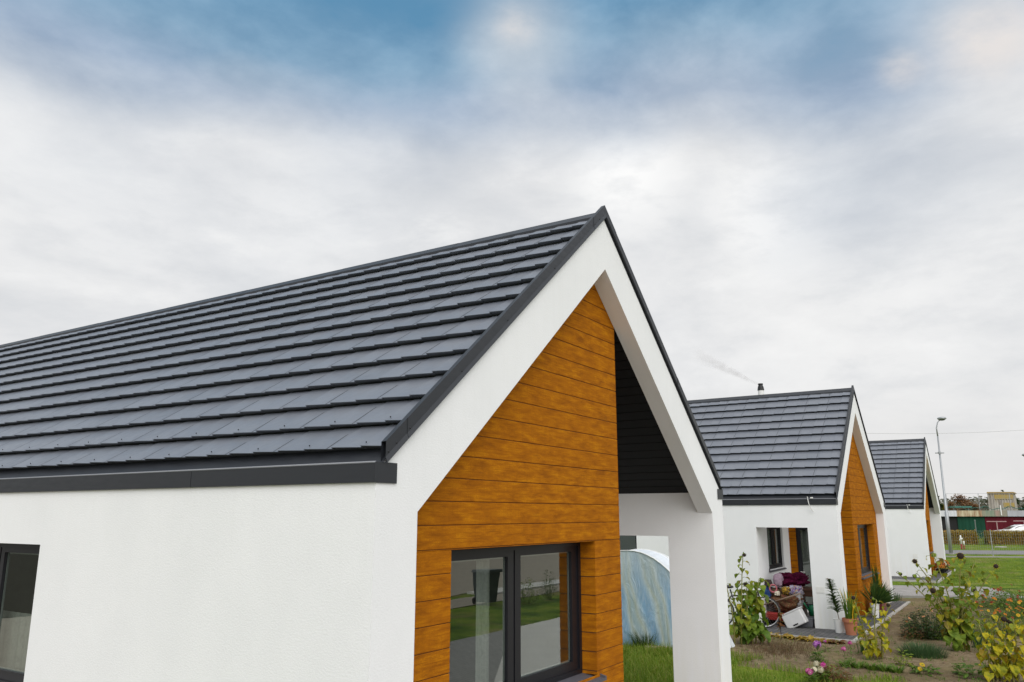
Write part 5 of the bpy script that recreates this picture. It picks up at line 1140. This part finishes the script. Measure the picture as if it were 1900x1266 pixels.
mb.hexa([q(0, sa, 0), q(0, sb, 0), q(5, sb, 0), q(5, sa, 0), q(0, sa+.1, zt2-.25), q(0, sb-.2, zt2-.25), q(5, sb-.2, zt2-.25), q(5, sa+.1, zt2-.25)]); mb.build('wall', rib, TW)
lich = panel('lichen_sheet', (.36, .25, .07, 1), (.33, .26, .14, 1))
for (xa, xb, ya, yb) in ((1850, 1887, 918, 926.5), (1865, 1888, 933, 941)):
    mb = MB(); s0_, s1_ = fs(xa, DT), fs(xb, DT)-.2; z0_, z1_ = fz(xa, yb, DT), fz(xa, ya, DT)
    mb.hexa([q(-.11, s0_, z0_), q(-.11, s1_, z0_), q(.03, s1_, z0_), q(.03, s0_, z0_), q(-.11, s0_, z1_), q(-.11, s1_, z1_), q(.03, s1_, z1_), q(.03, s0_, z1_)]); mb.build('lichen_patch', lich, TW)
k = 0; s = sa+.2; mb = MB()
while s < sb-.2: mb.obox(q(-.04, s, zt2*.5-.1), FE*.06, FN*.05, (0, 0, zt2*.5-.1)); s += .42
mb.build('ribs', rib, TW)
mb = MB(); mb.hexa([q(-.25, sa, zt2-.24), q(-.25, sb+.05, zt2-.24), q(5.2, sb+.05, zt2-.24), q(5.2, sa, zt2-.24), q(-.2, sa+.1, zt2), q(-.2, sb-.15, zt2), q(5.2, sb-.15, zt2), q(5.2, sa+.1, zt2)]); mb.build('roof', flat('lichen_roof', (.27, .19, .08, 1), .95, 0, .1, .4, 1), TW)
# tall ball net with poles
DN = 92.0; bo3 = far(DN, 0, 0); NF = thing('net_fence', 'tall fence of thin poles and wires with sagging green netting, behind the barn edge', 'fence', tuple(bo3)); grn = flat('green_net', (.05, .14, .11, 1), .9, 0, .1, .2)
q = lambda s, z, d_=10: far(DN+d_, s, z)-bo3
zt3 = fz(1800, 916, DN+10); zb3 = fz(1800, 951, DN+10); DNN = DN+10
for x in (1760, 1820, 1878, 1936):
    mb = MB(); mb.tube([q(fs(x, DNN), 0), q(fs(x, DNN), zt3)], .035, 6); mb.build('pole', galv, NF)
mb = MB(); sL, sR = fs(1760, DNN), fs(1936, DNN)
for zz in (zt3, zt3-(zt3-zb3)*.28): mb.tube([q(sL, zz), q(sR, zz)], .014, 4, 0, False)
mb.build('wires', thin, NF)
mb = MB(); n = 60; tp = []
for i in range(n+1):
    s = sL+(sR-sL)*i/n; zz = fz(1800, 943-2.2*math.sin(i*.35)-1.6*math.sin(i*.83), DNN); tp.append(zz); mb.tube([q(s, zb3-.6), q(s, zz)], .006, 3, 0, False)
for i in range(n): mb.tube([q(sL+(sR-sL)*i/n, tp[i]), q(sL+(sR-sL)*(i+1)/n, tp[i+1])], .035, 4, 0, False)
for k in range(10): mb.tube([q(sL, zb3-.5+k*.12), q(sR, zb3-.5+k*.12)], .004, 3, 0, False)
mb.build('netting', grn, NF)
gs = thing('green_canopy', 'flat green sheet canopy standing behind the barn roof', 'canopy', tuple(far(105, fs(1785, 105), 0)))
mb = MB(); z = fz(1785, 941, 105); mb.obox((0, 0, z), FE*.95, FN*.8, (0, 0, .10)); mb.build('sheet', flat('green_sheet', (.05, .17, .13, 1), .6), gs)
for s_ in (-.8, .8):
    mb = MB(); mb.tube([FE*s_, FE*s_+Vector((0, 0, z-.1))], .05, 6); mb.build('pole', galv, gs)
# trees
def tree(x, ybase, ytop, D, wpx, mat, label, seed, n=1500, lsz=.26, squash=.9, group='trees beyond the barn', lobes=9):
    rn = random.Random(seed); b = far(D, fs(x, D), 0); R_ = thing('tree', label, 'tree', tuple(b), 0, group); zt = fz(x, ytop, D); w = wpx*D/F_PX*.5; zb = zt*.22
    tr = MB(); tr.tube([(0, 0, 0), (.05, 0, zb*1.2), (0, .05, zt*.6)], [w*.09+.05, w*.07+.04, .04], 8)
    cs = []
    for k in range(lobes):
        a = rn.uniform(0, 6.28); qq = math.sqrt(rn.random())*w*.72; z = zb+(zt-zb)*(rn.uniform(.25, .88)*(1-.35*(qq/w)**2)); c = Vector((qq*math.cos(a), qq*math.sin(a), z)); cs.append((c, w*rn.uniform(.24, .44)))
        tr.tube([(0, 0, zb*.9), (c.x*.5, c.y*.5, (zb+c.z)*.5), tuple(c)], [w*.035+.02, w*.022+.015, .012], 5)
    cs.append((Vector((0, 0, zt-w*.3)), w*.3))
    tr.build('trunk', BRN, R_, smooth=True)
    cr = MB()
    for i in range(n):
        c, r = rn.choice(cs); v = Vector((rn.gauss(0, 1), rn.gauss(0, 1), rn.gauss(0, 1)*squash)).normalized()*r*(rn.random()**.45)*rn.choice((1, 1, 1.18)); a = rn.uniform(0, 6.28)
        leaf(cr, c+v, (math.cos(a), math.sin(a), rn.uniform(-.9, .9)), lsz*rn.uniform(.6, 1.2), lsz*.7, .3, False, 0, 2, .2, rn)
    cr.build('crown', mat, R_)
tree(1788, 950, 917, 128, 46, L['autumn'], 'round reddish brown autumn tree above the barn roof', 3, 2200, .30, .9, lobes=14)
tree(1768, 950, 931, 124, 26, L['autumn'], 'smaller brown tree left of the round autumn tree', 4, 800, .28)
tree(1812, 950, 936, 126, 26, L['autumn'], 'low brown tree right of the round autumn tree', 5, 800, .28)
tree(1742, 950, 921, 118, 20, L['fir'], 'dark green tree beside the farthest house gable', 6, 900, .28)
tree(1752, 950, 936, 122, 20, L['hedge'], 'low yellow green tree behind the street lamp', 7, 600, .26)
tree(1893, 950, 926, 160, 14, L['fir'], 'small dark tree just right of the ribbed building', 8, 500, .3)
tree(1866, 950, 909, 170, 10, L['fir'], 'tree top peeping over the ribbed building', 9, 260, .3)
tree(1905, 955, 936, 140, 26, L['fir'], 'dark bushy tree at the right edge above the barn', 10, 700, .3)
rn = random.Random(77); wd = MB()
for i in range(9000):
    D = rn.uniform(330, 430); s = rn.uniform(fs(1500, 380), fs(2150, 380)); hh = 8.5+3*noise.noise(Vector((s*.03, 1, 0)))+2*noise.noise(Vector((s*.12, 5, 0)))
    p = far(D, s, rn.uniform(0, hh)); a = rn.uniform(0, 6.28); leaf(wd, p, (math.cos(a), math.sin(a), rn.uniform(-.8, .8)), rn.uniform(1.2, 2.4), 1.6, .3, False, 0, 2, .2, rn)
tag(wd.build('distant_wood', L['far']), 'hazy grey green wood along the horizon', 'wood', kind='stuff')
# overhead wires
wr = MB()
for dz in (0,):
    a, b = far(112, fs(1560, 112), fz(1560, 803, 112)), far(112, fs(2050, 112), fz(2050, 789, 112)); wr.tube([a.lerp(b, i/20)+Vector((0, 0, -.5*math.sin(math.pi*i/20))) for i in range(21)], .016, 4)
tag(wr.build('overhead_wire', flat('wire_grey', (.35, .35, .35, 1), .8)), 'thin overhead wire crossing the sky behind the street lamp', 'wire')
# ------------------------------------------------------------------ chimney smoke
p0, p1 = ax_(1411, 715, 19.62), ax_(1284, 654, 20.2); ln_ = (p1-p0).length; sm = MB(); rs = lambda t_: .055+.30*t_**.9
sm.tube([(.10*math.sin(math.pi*k/12)*(k/12), 0, ln_*k/12) for k in range(13)], [rs(k/12) for k in range(13)], 18)
t = NT('chimney_smoke'); o = t.tex(); sp_ = t.n('SeparateXYZ'); t.l(o, sp_.inputs[0]); tt = t.math('DIVIDE', sp_.outputs[2], ln_, True)
rr = t.math('SQRT', t.math('ADD', t.math('POWER', sp_.outputs[0], 2.0), t.math('POWER', sp_.outputs[1], 2.0)))
R_n = t.math('ADD', t.math('MULTIPLY', tt, .30), .055); edge = t.ramp(t.math('DIVIDE', rr, R_n), [(.1, 1.0), (.9, 0.0)], 'EASE')
n = t.noise(t.mapping(o, (1, 1, .7)), 5.5, 5, .62, .6); puff = t.ramp(n, [(.36, .05), (.62, 1.0)]); fade = t.ramp(tt, [(0.0, 1.0), (.5, .55), (1.0, 0.0)])
dens = t.math('MULTIPLY', t.math('MULTIPLY', edge, puff), t.math('MULTIPLY', fade, 4.0))
pv = t.n('VolumePrincipled'); pv.inputs['Color'].default_value = (.62, .58, .55, 1); t.l(dens, pv.inputs['Density']); t.l(pv.outputs[0], t.out.inputs['Volume'])
so_ = sm.build('smoke', [t.mat], None, tuple(p0), smooth=True); so_.rotation_euler = (p1-p0).to_track_quat('Z', 'Y').to_euler(); tag(so_, 'thin grey smoke drifting left from the chimney of the middle house', 'smoke', kind='stuff')
